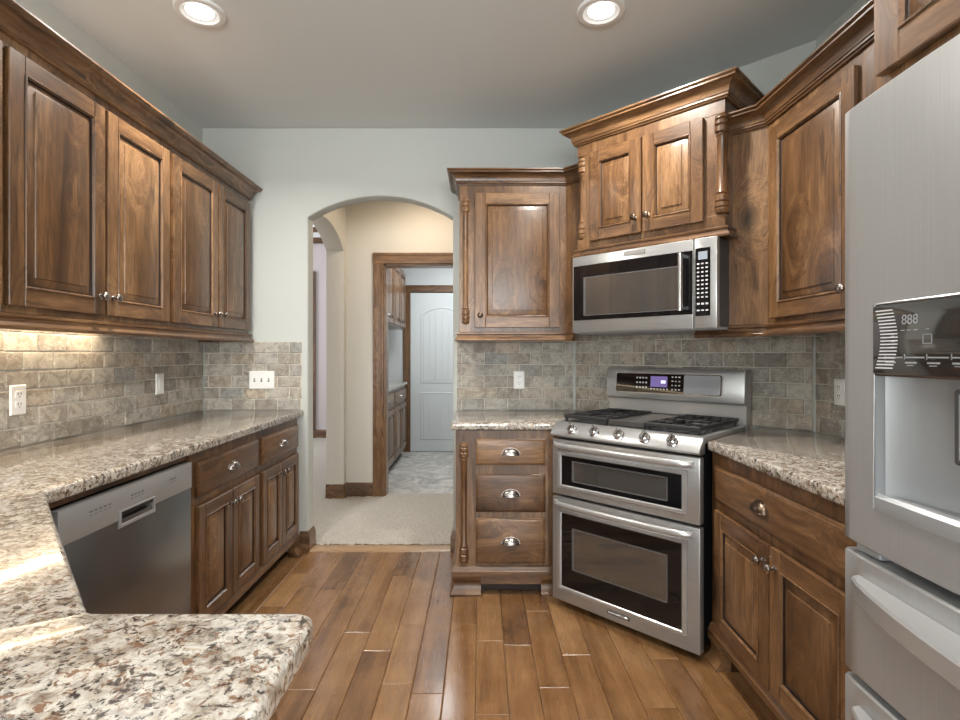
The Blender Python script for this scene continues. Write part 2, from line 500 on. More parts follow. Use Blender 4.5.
# hardwood planks
m = MB()
W = 0.122
xs = -0.1385 - W * 15
random.seed(3)
m.box(LX, 3.5, -4.5, 3.46, -0.04, -0.006, m=1, r=0.01)
k = 0
while xs < 3.5:
    y = -4.5 + random.random() * 0.8
    y0 = -4.5
    while y0 < 3.435:
        y1 = min(y0 + random.choice((0.45, 0.7, 0.95, 1.3, 1.6)) * random.uniform(.85, 1.15), 3.435)
        if 3.435 - y1 < 0.25: y1 = 3.435
        a, b = max(xs, LX) + .0007, min(xs + W, 3.5) - .0007
        if b - a > 0.01 and (y1 > -0.5 or True):
            zt = random.uniform(-0.0006, 0.0006)
            c = 0.0035
            vs = [(a, y0, -.006), (b, y0, -.006), (b, y1 - .001, -.006), (a, y1 - .001, -.006),
                  (a, y0, zt - .002), (b, y0, zt - .002), (b, y1 - .001, zt - .002), (a, y1 - .001, zt - .002),
                  (a + c, y0 + c, zt), (b - c, y0 + c, zt), (b - c, y1 - c, zt), (a + c, y1 - c, zt)]
            fs = [(8, 9, 10, 11)]
            for i in range(4):
                j = (i + 1) % 4
                fs += [(i, j, 4 + j, 4 + i), (4 + i, 4 + j, 8 + j, 8 + i)]
            m.add(vs, fs, 0, random.uniform(.02, 1))
        y0 = y1
    xs += W
struct(m.build('floor', [FW, WDK], smooth=False))

# threshold strip, carpet, stone tile beyond
m = MB(); m.prism([(3.434, -.004), (3.437, .004), (3.446, .007), (3.548, .007), (3.556, .003), (3.556, -.004)], 'x', AL + .012, AR - .012)
OAK = wood('oak_strip', 'x', (0.20, 0.11, 0.05), (0.36, 0.22, 0.115), (0.46, 0.30, 0.17))
tag(m.build('threshold_strip', OAK), 'narrow pale wood threshold strip between plank floor and hall carpet', 'threshold')
# carpet with a slightly lumpy pile
m = MB()
def grid(mm, x0, x1, y0, y1, nx, ny, zf):
    vs = [(x0 + (x1 - x0) * i / nx, y0 + (y1 - y0) * j / ny, zf(i, j)) for j in range(ny + 1) for i in range(nx + 1)]
    fs = [(j * (nx + 1) + i, j * (nx + 1) + i + 1, (j + 1) * (nx + 1) + i + 1, (j + 1) * (nx + 1) + i) for j in range(ny) for i in range(nx)]
    mm.add(vs, fs)
grid(m, -1.40, 1.0, 3.554, 4.86, 240, 136, lambda i, j: 0.008 + random.uniform(-.005, .005))
grid(m, -4.5, -1.40, 3.565, 8.2, 60, 90, lambda i, j: 0.008 + random.uniform(-.004, .004))
struct(m.build('floor_hall', CARPET, angle=180, flat=None))
struct(MB().box(-4.6, 1.2, 3.47, 8.3, -.05, -.004).build('floor_subfloor', PW))
struct(MB().box(-1.206, .9, 4.862, 7.0, -.004, .004).build('floor_laundry', LTILE))

# hall walls
m = MB()
DL, DR, DT = -0.864, -0.04, 2.096
m.prism([(-1.206, 0), (DL, 0), (DL, DT), (DR, DT), (DR, 0), (1.0, 0), (1.0, CZ), (-1.206, CZ)], 'y', 4.77, 4.89)
struct(m.build('wall_hall', PH))
m = MB()
m.prism([(BT, 0), (3.70, 0)] + arc(3.70, 4.70, 2.20, 0.15) + [(4.70, 0), (7.1, 0), (7.1, 3.9), (BT, 3.9)], 'x', -1.366, -1.206, bev=.008)
struct(m.build('wall_hall_left', PH))
struct(MB().box(1.0, 1.1, BT, 4.89, 0, CZ).build('wall_hall_right', PH))
struct(MB().box(-4.5, -1.206, 8.15, 8.27, 0, 3.9).build('wall_tall_room', PFAR))
struct(MB().box(-4.6, -4.5, 3.565, 8.27, 0, 3.9).build('wall_tall_room_left', PFAR))
struct(MB().box(-4.5, LX - .12, BT - .12, BT, 0, 3.9).box(LX - .12, -1.366, BT - .06, BT, CZ + .1, 3.9).build('wall_tall_room_front', PFAR))
struct(MB().box(-4.6, -1.206, 3.44, 8.27, 3.9, 4.0).build('ceiling_tall_room', PC))
struct(MB().box(-1.206, 1.0, 6.98, 7.10, 0, CZ).build('wall_laundry', paint('laundry_paint', (0.55, 0.57, 0.58))))
struct(MB().box(.9, 1.0, 4.89, 6.98, 0, CZ).build('wall_laundry_right', PW))
struct(MB().box(-1.206, 1.0, 4.89, 7.10, CZ, CZ + .1).build('ceiling_laundry', PC))

# baseboards (wood)
BBP = [(0, 0), (.016, 0), (.016, .095), (.012, .105), (.012, .112), (.006, .122), (.003, .130), (0, .130)]
struct(MB().sweep(BBP, [(-1.20, BY - .001), (AL, BY - .001), (AL, BT + .001)][:2] + [(AL + .001, BY - .001), (AL + .001, BT)]).build('baseboard_back_left', WTRIM)) if False else None
def bb(name, path):
    return struct(MB().sweep(BBP, path).build(name, WTRIM))
# travelling with the wall on the left-hand side, board on the right
bb('baseboard_back_left', [(-1.172, BY), (AL, BY), (AL, BT)])
bb('baseboard_back_right', [(AR, BT), (AR, BY), (-0.137, BY)])
bb('baseboard_hall', [(-1.206, 4.70), (-1.206, 4.77), (-.964, 4.77)])
bb('baseboard_hall_arch', [(-1.366, 4.70), (-1.206, 4.70)])
bb('baseboard_tall_room', [(-4.5, 8.15), (-1.37, 8.15)])

# door casing in hall and at the laundry's far door
CASP = [(0, 0), (.100, 0), (.100, .012), (.092, .020), (.030, .016), (.020, .020), (.006, .014), (0, .010)]
def casing(name, x0, x1, zt, yf, w=.098, jd=.13):
    m = MB()
    m.box(x0 - w, x0, yf - .020, yf, 0.0, zt + w, .004, 0)
    m.box(x1, x1 + w, yf - .020, yf, 0.0, zt + w, .004, 0)
    m.box(x0 - w - .002, x1 + w + .002, yf - .024, yf, zt, zt + w, .005, 1)
    m.box(x0 - w + .014, x0 - w + .024, yf - .027, yf, 0, zt + w, .003, 0)
    m.box(x0 - .03, x0 - .018, yf - .026, yf, 0, zt + .02, .003, 0)
    m.box(x0 - w, x1 + w, yf - .030, yf, zt + w - .024, zt + w - .012, .003, 1)
    m.box(x0, x0 + .018, yf, yf + jd, 0, zt, .002, 0)
    m.box(x1 - .018, x1, yf, yf + jd, 0, zt, .002, 0)
    m.box(x0, x1, yf, yf + jd, zt - .018, zt, .002, 1)
    return struct(m.build(name, [WTRIMV, WTRIM]))
casing('trim_1', DL, DR, DT, 4.77)
casing('trim_2', -.915, -.085, 2.10, 6.98, .095, .0)

# far white door: two panels, arched top, plank grooves
dr = thing('door_1', 'white two panel door with arched top panel at the end of the laundry', 'door', (-.5, 6.968, .008))
dr['kind'] = 'structure'
def panel_outline(x0, x1, z0, z1, rise):
    if rise: return [(x0, z0), (x1, z0)] + [(p[0], p[1]) for p in reversed(arc(x0, x1, z1, rise, 16))]
    return [(x0, z0), (x1, z0), (x1, z1), (x0, z1)]
m = MB()
def holed(mm, out, yb, yf, insets, m=0):
    # a moulded recess drawn as stepped loops from the face inward
    for (o, y) in insets: pass
bm = bmesh.new()
def loop(pts, y): return [bm.verts.new((p[0], y, p[1])) for p in pts]
def inset(pts, d):
    cx = sum(p[0] for p in pts) / len(pts)
    xs_ = [p[0] for p in pts]; zs_ = [p[1] for p in pts]
    x0, x1, z0, z1 = min(xs_), max(xs_), min(zs_), max(zs_)
    sx = (x1 - x0 - 2 * d) / (x1 - x0); sz = (z1 - z0 - 2 * d) / (z1 - z0)
    return [((p[0] - (x0 + x1) / 2) * sx + (x0 + x1) / 2, (p[1] - (z0 + z1) / 2) * sz + (z0 + z1) / 2) for p in pts]
dm = MB().box(-.413, .413, -.012, .010, .004, 2.083, .002)
for (z0, z1, rise) in ((.90, 1.80, .10), (.16, .78, 0)):
    out = panel_outline(-.28, .28, z0, z1, rise)
    lo = [(out, -.0122), (inset(out, .006), -.019), (inset(out, .018), -.019), (inset(out, .026), -.013), (inset(out, .034), -.0135)]
    vs = []; fs = []
    n = len(out)
    for q, (pts, y) in enumerate(lo): vs += [(p[0], y, p[1]) for p in pts]
    for q in range(len(lo) - 1):
        for i in range(n):
            j = (i + 1) % n
            fs.append((q * n + i, q * n + j, (q + 1) * n + j, (q + 1) * n + i))
    fs.append(tuple((len(lo) - 1) * n + i for i in range(n)))
    dm.add(vs, fs)
bm.free()
dm.build('door_leaf', PDOOR, dr)
for z0, z1, rise in ((.925, 1.775, .095), (.185, .755, 0)):
    g = MB()
    ar = arc(-.255, .255, z1, rise, 40) if rise else None
    for i in range(6):
        xa, xb = -.246 + .082 * i, -.246 + .082 * (i + 1)
        zt = z1 if not rise else min(p[1] for p in ar if xa - .013 <= p[0] <= xb + .013) - .004
        g.box(xa, xb, -.0190, -.0125, z0, zt, .0045)
    g.build('plank_panel', PDOOR, dr)
kb = MB().lathe([(.028, 0), (.028, -.006), (.010, -.010), (.010, -.035), (.026, -.045), (.028, -.056), (.018, -.066), (0.001, -.068)], (.345, -.012, .95), 'y', 16)
kb.build('handle', PEWTER, dr)

# tall room: window with brown trim high up, and a tall brown casing at the left
m = MB()
wn = thing('window_1', 'bright high window with red-brown trim in the room past the side arch', 'window', (-2.6, 8.15, 2.99))
wn['kind'] = 'structure'
MB().box(-.9, .9, -.03, 0, 0, .09, .006).box(-.9, .9, -.045, 0, .17, .25, .006).build('window_frame', WTRIM, wn)
MB().box(-.9, .9, -.012, 0, .25, .85).build('window_pane', SKYW, wn)
MB().box(-.9, .9, -.02, 0, .09, .17).build('mullion', PWHITE, wn)
MB().box(-2.58, -2.52, 8.11, 8.149, .135, 2.56, .004)
struct(MB().box(-2.60, -2.525, 8.10, 8.149, .135, 2.56, .004).build('trim_3', WTRIMV))

# ------------------------------------------------------------------ cabinet parts
def door(root, x0, x1, z0, z1, knob=None, kmat=None, sw=0.060, fy=0.0, knobz=None, panel=True):
    zb = root['zb']
    T = 0.020
    m = MB()
    yb = fy - 0.001
    yf = fy - T
    def bx(a, b, c, d, mm):
        m.box(a, b, yf, yb, c, d, 0.0026, mm)
    bx(x0, x0 + sw, z0, z1, 0); bx(x1 - sw, x1, z0, z1, 0)
    bx(x0 + sw, x1 - sw, z0, z0 + sw, 1); bx(x0 + sw, x1 - sw, z1 - sw, z1, 1)
    def rect(i, y): return (x0 + i, x1 - i, z0 + i, z1 - i, y)
    # sticking round the opening, with dark glaze lying in its groove
    m.rings([rect(sw - .001, yf - .0004), rect(sw + .001, yf - .003), rect(sw + .004, yf - .0035), rect(sw + .008, yf + .003), rect(sw + .010, yf + .004), rect(sw + .011, yf + .010), rect(sw + .0135, yf + .012)], cap=False, ms=[0, 0, 0, 0, 2, 2])
    d = m.build('door', [WV, WH, WDK], root, zb)
    p = MB()
    o = sw + .0125
    p.rings([rect(o, yf + .0125), rect(o + .002, yf + .010), rect(o + .022, yf + .0035), rect(o + .026, yf + .0030), rect(o + .028, yf - .0005), rect(o + .030, yf - .001)], 0)
    p.build('raised_panel', WV, d, zb)
    if knob:
        kx = x0 + sw * .5 if knob == 'l' else x1 - sw * .5
        kz = knobz
        kn = MB().lathe([(.011, 0), (.011, -.003), (.006, -.006), (.0055, -.014), (.009, -.018), (.0155, -.021), (.0165, -.026), (.014, -.030), (.008, -.033), (.001, -.034)], (kx, yf, kz - zb), 'y', 16)
        kn.build('knob', kmat or PEWTER, d)
    return d
def cup_pull(parent, cx, y, cz, mat, a=.046, b=.034, dp=.026):
    m = MB()
    NU, NV = 16, 7
    vs = []
    for j in range(NV + 1):
        ph = (PI / 2) * j / NV
        for i in range(NU + 1):
            th = PI * i / NU
            vs.append((cx + a * math.cos(th), y - dp * math.sin(th) ** .8 * math.sin(ph) - .002, cz + b * math.sin(th) ** .9 * math.cos(ph)))
    fs = [(j * (NU + 1) + i, j * (NU + 1) + i + 1, (j + 1) * (NU + 1) + i + 1, (j + 1) * (NU + 1) + i) for j in range(NV) for i in range(NU)]
    m.add(vs, fs)
    # rolled lower lip
    lip = [(cx + a * math.cos(PI * i / NU), y - dp * math.sin(PI * i / NU) ** .8 - .002, cz) for i in range(NU + 1)]
    m.tube(lip, .0022, 6)
    # back flange
    fl = [(cx + (a + .004) * math.cos(PI * i / NU), cz + (b + .004) * math.sin(PI * i / NU)) for i in range(NU + 1)]
    m.prism(fl, 'y', y - .002, y)
    return m.build('cup_pull', mat, parent)
def drawer(root, x0, x1, z0, z1, pull=True, kmat=None, fy=0.0):
    zb = root['zb']
    yf = fy - .020
    m = MB()
    def rect(i, y): return (x0 + i, x1 - i, z0 + i, z1 - i, y)
    m.rings([rect(0, fy - .001), rect(0, yf + .008), rect(.003, yf + .005), rect(.010, yf + .003), rect(.012, yf + .0005), rect(.014, yf)], 0, back=True)
    d = m.build('drawer', WH, root, zb)
    if pull: cup_pull(d, (x0 + x1) / 2, yf, (z0 + z1) / 2 - .012 - zb, kmat or PEWTER)
    return d
def crown_prof(z0, h=.075, out=.070):
    s = h / .075; q = out / .070
    pts = [(0, 0), (.010, 0), (.012, .005), (.018, .008), (.018, .015), (.022, .017)]
    for i in range(1, 7):
        a = i / 6 * PI / 2
        pts.append((.022 + .034 * (1 - math.cos(a)), .017 + .038 * math.sin(a)))
    pts += [(.060, .057), (.060, .063), (.066, .066), (.070, .069), (.070, .075), (0, .075)]
    return [(o * q, z0 + z * s) for o, z in pts]
def rail_prof(z0, h=.055):
    s = h / .055
    pts = [(-.012, 0), (.024, 0), (.026, .004), (.026, .012), (.022, .018), (.014, .026), (.012, .036), (.018, .042), (.018, .050), (.010, .055), (-.012, .055)]
    return [(o, z0 + z * s) for o, z in pts]
def turned(cx, cy, z0, z1, r):
    # split column: ringed blocks at both ends and a plain shaft
    L = z1 - z0; e = min(.095, L * .24)
    P = [(r * .15, 0), (r * .75, .004), (r * .95, .014), (r, .022), (r * .80, .028), (r * 1.02, .034), (r * 1.02, e * .5), (r * .78, e * .5 + .006), (r * .98, e * .5 + .012), (r * .98, e * .85), (r * .72, e * .92), (r * .86, e), (r * .66, e + .010)]
    prof = [(a, z0 + b) for a, b in P] + [(a, z1 - b) for a, b in reversed(P)]
    return MB().lathe(prof, (cx, cy, 0), 'z', 18)
def carcass(root, w, d, z0, z1, name='body', y0=0.0):
    return MB().box(0, w, y0, d, z0, z1, .0015).build(name, WV, root, root['zb'])

# ---------------- left wall cabinets
UF = -1.476
def left_upper(y0, y1, doors, label, kz=1.503, kn=('r', 'l')):
    t = thing('wall_cabinet', label, 'cabinet', (UF, y0, 1.40), R(90))
    carcass(t, y1 - y0, -LX + UF - .003, 1.41, 2.285)
    for (a, b), k in zip(doors, kn): door(t, a - y0, b - y0, 1.432, 2.236, k, PEWTER, .058, knobz=kz)
    return t
left_upper(.76, 1.628, [(.775, 1.190), (1.198, 1.618)], 'brown wood wall cabinet at the left edge of the photo, only a door edge showing')
left_upper(1.630, 2.504, [(1.640, 2.062), (2.076, 2.491)], 'knotty wood wall cabinet above the outlet on the left wall, larger of the left pair')
left_upper(2.506, 3.375, [(2.522, 2.948), (2.962, 3.360)], 'knotty wood wall cabinet at the far end of the left run beside the arch')
c = thing('crown_molding', 'long wood crown molding running along the tops of the left wall cabinets', 'molding', (UF, .76, 2.272), R(90)); c['kind'] = 'thing'
MB().sweep(crown_prof(2.275, .078, .065), w2l(c, [(UF, .76), (UF, 3.377), (LX + .004, 3.377)])).build('crown', WH, c, 2.272)
c = thing('light_rail', 'wood light rail molding under the left wall cabinets', 'molding', (UF, .76, 1.36), R(90)); c['kind'] = 'thing'
MB().sweep(rail_prof(1.358, .052), w2l(c, [(UF, .76), (UF, 3.377), (LX + .020, 3.377)])).build('rail', WH, c, 1.36)

# under-cabinet light bar
u = thing('under_cabinet_light', 'warm light bar under the left wall cabinets, mirrored in the granite', 'light', (-1.74, 1.75, 1.384))
MB().box(-.045, .045, -.77, .77, .004, .025, .003).build('housing', PWHITE, u)
MB().box(-.028, .028, -.75, .75, 0, .0045).build('lens', STRIPE, u)
ul = area('under_cabinet_glow', (-1.74, 1.75, 1.381), (0, 0, 0), .085, 1.48, 2.6, (1.0, .74, .46)); ul.parent = None

# ---------------- back wall cabinet right of the arch
kb_ = thing('wall_cabinet', 'single door wood wall cabinet between the arch and the microwave', 'cabinet', (-.12, 3.10, 1.36))
kw = .625
m = MB(); m.box(0, kw, 0, .348, 1.41, 2.285, .0015); m.build('body', WV, kb_, 1.36)
m = MB(); m.prism([(kw, 0), (kw + .13, -.13), (kw + .145, -.115), (kw + .015, .02)], 'z', 1.41, 2.285); m.build('filler_panel', WV, kb_, 1.36)
door(kb_, .09, .584, 1.437, 2.220, 'l', BRONZE, .062, knobz=1.507)
turned(.036, -.004, 1.455, 2.195, .023).build('column', WV, kb_, 1.36)
MB().sweep(crown_prof(2.270, .078), [(0, .348), (0, 0), (kw, 0), (kw + .13, -.13)]).build('crown', WH, kb_, 1.36)
MB().sweep(rail_prof(1.358, .054), [(0, .348), (0, 0), (kw, 0), (kw + .04, -.04)]).build('rail', WH, kb_, 1.36)

# ---------------- raised cabinet over the microwave (45 degrees)
kc = thing('wall_cabinet', 'raised two door wood cabinet above the microwave with turned corner columns', 'cabinet', (.808, 2.615, 1.80), R(-45))
dpt = (DS - (.808 + 2.615)) / math.sqrt(2) - .004
m = MB()
m.box(-.356, .356, 0, dpt, 1.85, 2.43, .0015)
m.box(-.39, .39, .040, dpt - .39 * 0, 1.86, 2.42, .0015)
m.box(-.39, .39, -.002, dpt, 2.350, 2.43, .002)
m.box(-.39, .39, -.002, dpt, 1.84, 1.902, .002)
m.build('body', WV, kc, 1.80)
door(kc, -.303, -.006, 1.882, 2.352, 'r', BRONZE, .058, knobz=1.957)
door(kc, -.000 + .002, .298, 1.882, 2.352, 'l', BRONZE, .058, knobz=1.957)
for s in (-1, 1): turned(s * .372 + (.008 if s < 0 else 0), .020 if s < 0 else .008, 1.903, 2.349, .031).build('column', WV, kc, 1.80)
MB().sweep(crown_prof(2.412, .086, .072), [(-.39, dpt), (-.39, 0), (.39, 0), (.39, dpt)]).build('crown', WH, kc, 1.80)
MB().sweep(rail_prof(1.800, .048), [(-.39, dpt), (-.39, 0), (.39, 0), (.39, dpt)]).build('rail', WH, kc, 1.80)

# ---------------- right wall cabinet with wide diagonal filler
UR = 1.247
kr = thing('wall_cabinet', 'dark wood wall cabinet on the right wall between corner filler and fridge', 'cabinet', (UR, 2.295, 1.36), R(-90))
MB().box(0, 1.15, 0, RX - UR - .003, 1.41, 2.285, .0015).build('body', WV, kr, 1.36)
fp = [(UR - .22, 2.295 + .22), (UR, 2.295), (UR + .02, 2.31), (UR - .20, 2.53)]
m = MB(); m.prism(w2l(kr, fp), 'z', 1.41, 2.285); m.build('filler_panel', WV, kr, 1.36)
door(kr, .045, .553, 1.432, 2.232, 'r', PEWTER, .060, knobz=1.500)
door(kr, .605, 1.105, 1.432, 2.232, 'l', PEWTER, .060, knobz=1.500)
pth = w2l(kr, [(UR - .22, 2.295 + .22), (UR, 2.295), (UR, 1.146)])
MB().sweep(crown_prof(2.270, .078), pth).build('crown', WH, kr, 1.36)
MB().sweep(rail_prof(1.358, .054), pth).build('rail', WH, kr, 1.36)

# ---------------- cabinet above the fridge
kf = thing('wall_cabinet', 'deep wood cabinet above the refrigerator, cut by the top right corner', 'cabinet', (.835, 1.126, 1.82), R(-90))
MB().box(0, .99, .001, RX - .835 - .003, 1.82, 2.66, .0015).build('body', WV, kf, 1.82)
door(kf, .032, .49, 1.850, 2.60, 'r', PEWTER, .062, knobz=1.92)
door(kf, .498, .945, 1.850, 2.60, 'l', PEWTER, .062, knobz=1.92)
MB().box(0, .020, .03, RX - .835 - .003, 0.001, 1.82).build('side_panel', WV, kf, 1.82)

# ---------------- base cabinets
def base_mold(root, path, z0=.100, h=.045, out=.016):
    prof = [(-.006, z0), (out, z0), (out, z0 + h * .45), (out * .7, z0 + h * .6), (out * .55, z0 + h * .85), (.004, z0 + h), (-.006, z0 + h)]
    return MB().sweep(prof, path).build('base_molding', WH, root, root['zb'])
def foot(root, path, h=.105):
    # moulded ogee bracket foot following the plinth line
    prof = [(-.030, 0), (.030, 0), (.031, .010), (.022, .018), (.010, .040), (.006, .058), (.012, .076), (.020, .088), (.021, h), (-.030, h)]
    return MB().sweep(prof, path).build('foot', WH, root, root['zb'])
BF = -1.18
def left_base(y0, y1, label, dx, dr_, footside):
    t = thing('base_cabinet', label, 'cabinet', (BF, y0, 0), R(90))
    w = y1 - y0
    MB().box(0, w, 0, -LX + BF - .003, .105, .874, .0015).build('body', WV, t)
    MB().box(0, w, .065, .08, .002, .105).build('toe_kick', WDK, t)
    drawer(t, dr_[0] - y0, dr_[1] - y0, .688, .832)
    a, b = dx; mid = (a + b) / 2
    door(t, a - y0, mid - .003 - y0, .150, .648, 'r', PEWTER, .052, knobz=.590)
    door(t, mid + .003 - y0, b - y0, .150, .648, 'l', PEWTER, .052, knobz=.590)
    base_mold(t, [(0, 0), (w, 0)])
    if footside: foot(t, [(w - .075, -.004), (w, -.004)])
    return t
left_base(2.155, 2.808, 'left base cabinet right beside the dishwasher, one drawer over two doors', (2.19, 2.79), (2.19, 2.79), False)
left_base(2.810, 3.415, 'left base cabinet beside the arch at the far end of the run', (2.84, 3.395), (2.84, 3.395), True)

# peninsula base under the worktop, with its angled front
pc = thing('peninsula_cabinet', 'wood base cabinet under the granite peninsula left of the dishwasher', 'cabinet', (-1.2, .4, 0))
pp = [(LX + .004, 1.435), (-1.176, 1.435), (-1.176, 1.40), (-.585, .705), (-.27, .705), (-.27, .05), (LX + .004, .05)]
m = MB(); m.prism(pp, 'z', .10, .876); m.build('body', WV, pc, loc=None, xf=Matrix.Translation((1.2, -.4, 0)))
pk = [(LX + .06, 1.43), (-1.25, 1.43), (-1.25, 1.36), (-.62, .64), (-.34, .64), (-.34, .11), (LX + .06, .11)]
MB().box(-1.215, -1.192, 1.425, 2.150, .850, .876, .001).build('face_rail', WTRIM, pc, xf=Matrix.Translation((1.2, -.4, 0)))
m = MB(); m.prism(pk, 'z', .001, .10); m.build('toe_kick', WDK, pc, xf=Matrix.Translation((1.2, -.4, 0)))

# drawer unit right of the arch
kd = thing('base_cabinet', 'three drawer base cabinet between the arch and the range', 'cabinet', (-.13, 2.83, 0))
dw_ = .60
MB().prism([(0, 0), (.585, 0), (.605, .02), (.605, .2), (.605, .60), (0, .60)], 'z', .105, .874).build('body', WV, kd)
for z0, z1 in ((.692, .830), (.442, .640), (.168, .408)): drawer(kd, .108, .478, z0, z1, True, PEWTER)
turned(.044, -.003, .165, .815, .025).build('column', WV, kd)
base_mold(kd, [(0, .60), (0, 0), (.60, 0)], .105, .050, .022)
foot(kd, [(0, .20), (0, 0), (.135, 0)]); foot(kd, [(.455, 0), (.60, 0)])
MB().box(.10, .50, .0, .02, .052, .105, .002).build('apron', WH, kd)
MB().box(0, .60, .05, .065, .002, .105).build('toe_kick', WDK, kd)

# right base cabinet
BR = .98
kq = thing('base_cabinet', 'orange brown base cabinet right of the range, one wide drawer over two doors', 'cabinet', (BR, 2.238, 0), R(-90))
qw = 1.085
MB().box(0, qw, 0, RX - BR - .003, .105, .874, .0015).build('body', WV, kq)
drawer(kq, .062, .885, .682, .826, False); 
dchild = [o for o in kq.children if o.name.startswith('drawer')][0]
cup_pull(dchild, .425, -.020, .742, BRONZE)
door(kq, .062, .470, .156, .644, 'r', PEWTER, .062, knobz=.580)
door(kq, .478, .885, .156, .644, 'l', PEWTER, .062, knobz=.580)
base_mold(kq, [(0.004, 0), (qw, 0)], .105, .050, .020)
foot(kq, [(0.004, 0), (.105, 0)])
foot(kq, [(qw - .12, 0), (qw, 0)])
MB().box(0.03, qw, .065, .08, .002, .105).build('toe_kick', WDK, kq)

# ------------------------------------------------------------------ worktops
def rounded(pts, radii, n=6):
    out = []
    N = len(pts)
    for i in range(N):
        p = Vector(pts[i]); r = radii.get(i, 0)
        if not r: out.append(tuple(p)); continue
        a = (Vector(pts[i - 1]) - p).normalized(); b = (Vector(pts[(i + 1) % N]) - p).normalized()
        ang = a.angle(b); t = r / math.tan(ang / 2)
        c = p + (a + b).normalized() * (r / math.sin(ang / 2))
        p0 = p + a * t; p1 = p + b * t
        a0 = math.atan2(p0.y - c.y, p0.x - c.x); a1 = math.atan2(p1.y - c.y, p1.x - c.x)
        while a1 - a0 > PI: a1 -= 2 * PI
        while a1 - a0 < -PI: a1 += 2 * PI
        out += [(c.x + r * math.cos(a0 + (a1 - a0) * k / n), c.y + r * math.sin(a0 + (a1 - a0) * k / n)) for k in range(n + 1)]
    return out
def worktop(name, pts, radii, label):
    q = rounded(pts, radii)
    m = MB(); m.prism(q, 'z', CTZ - .040, CTZ, bev=.009, seg=3)
    cx = sum(p[0] for p in q) / len(q); cy = sum(p[1] for p in q) / len(q)
    return tag(m.build(name, GR, loc=(cx, cy, CTZ - .04)), label, 'countertop')
worktop('countertop', [(LX + .002, 3.447), (-1.148, 3.447), (-1.148, 1.398), (-.548, .742), (-.226, .742), (-.226, -.05), (LX + .002, -.05)], {2: .03, 3: .03, 4: .028}, 'long speckled granite countertop along the left wall turning into the peninsula')
RG = .004
worktop('countertop', [(-.155, 3.447), (-.155, 2.805), (.374 + .078 - RG, 2.805), (.8615 - .022, 3.2065), (.618 - .002, 3.447)], {1: .012}, 'small speckled granite countertop between the arch and the range')
worktop('countertop', [(.952, 2.221 - .006), (1.399 - .004, 2.669 - .006), (RX - .003, DS - RX - .003), (RX - .003, 1.160), (.952, 1.160)], {0: .006}, 'speckled granite countertop between the range and the fridge')

# ------------------------------------------------------------------ tumbled tile backsplash
def tiles(name, L, z0, z1, label, loc, rz, seed):
    rng = random.Random(seed)
    t = thing(name, label, 'backsplash', loc, rz)
    TH, TW, G = .0742, .150, .0048
    MB().box(0, L, -.0055, -.0005, z0, z1).build('grout_bed', GROUT, t, loc[2])
    m = MB()
    z = z0; row = 0
    while z < z1 - .008:
        zt = min(z + TH, z1)
        x = -TW / 2 if row % 2 else 0
        x += 0.03
        x -= TW
        while x < L:
            a, b = max(x, 0) + G / 2, min(x + TW, L) - G / 2
            if b - a > .012:
                j = lambda: rng.uniform(-.0014, .0014)
                y1 = -.0105 + rng.uniform(-.0012, .0012)
                c = .0035
                z_a, z_b = z + G / 2, zt - G / 2
                ring = [(a, z_a), (a + (b - a) * .33, z_a + j()), (a + (b - a) * .66, z_a + j()), (b, z_a), (b + j(), (z_a + z_b) / 2), (b, z_b), (a + (b - a) * .66, z_b + j()), (a + (b - a) * .33, z_b + j()), (a, z_b), (a + j(), (z_a + z_b) / 2)]
                ring = [(p + j() * .5, q + j() * .5) for p, q in ring]
                cx, cz = (a + b) / 2, (z_a + z_b) / 2
                def sh(p, d): return (p[0] + (d if p[0] < cx else -d), p[1] + (d if p[1] < cz else -d))
                n = len(ring)
                ty = rng.uniform(-.0006, .0006)
                vs = [(p[0], -.004, p[1]) for p in ring] + [(p[0], y1 + .003, p[1]) for p in ring] + [(sh(p, c)[0], y1 + (ty if p[0] < cx else -ty), sh(p, c)[1]) for p in ring]
                fs = [tuple(2 * n + i for i in range(n))]
                for k in range(n):
                    k2 = (k + 1) % n
                    fs += [(k, k2, n + k2, n + k), (n + k, n + k2, 2 * n + k2, 2 * n + k)]
                m.add([(p[0], p[1], p[2] - loc[2]) for p in vs], fs, 0, rng.uniform(.01, 1))
            x += TW
        z = zt; row += 1
    m.build('tile_field', TRAV, t)
    return t
ZB, ZT = CTZ + .0005, 1.366
SG = LX
tiles('backsplash', 3.438 - .4, ZB, 1.40, 'tumbled stone tile backsplash on the left wall lit by the light bar', (LX, .4, ZB), R(90), 1)
tiles('backsplash', -1.158 - LX - .012, ZB, ZT, 'short stone tile backsplash on the back wall left of the arch', (LX + .012, BY, ZB), 0, 2)
tiles('backsplash', DS - BY + .150 - .012, ZB, 1.40, 'stone tile backsplash under the single door cabinet right of the arch', (-.150, BY, ZB), 0, 3)
LD = math.hypot(RX - (DS - BY), BY - (DS - RX))
tiles('backsplash', LD - .016, ZB, 1.42, 'diagonal stone tile backsplash behind the range', (DS - BY + .008 / 1.414, BY - .008 / 1.414, ZB), R(-45), 4)
tiles('backsplash', DS - RX - .012 - 1.15, ZB, 1.40, 'stone tile backsplash on the right wall next to the fridge', (RX, DS - RX - .012, ZB), R(-90), 5)

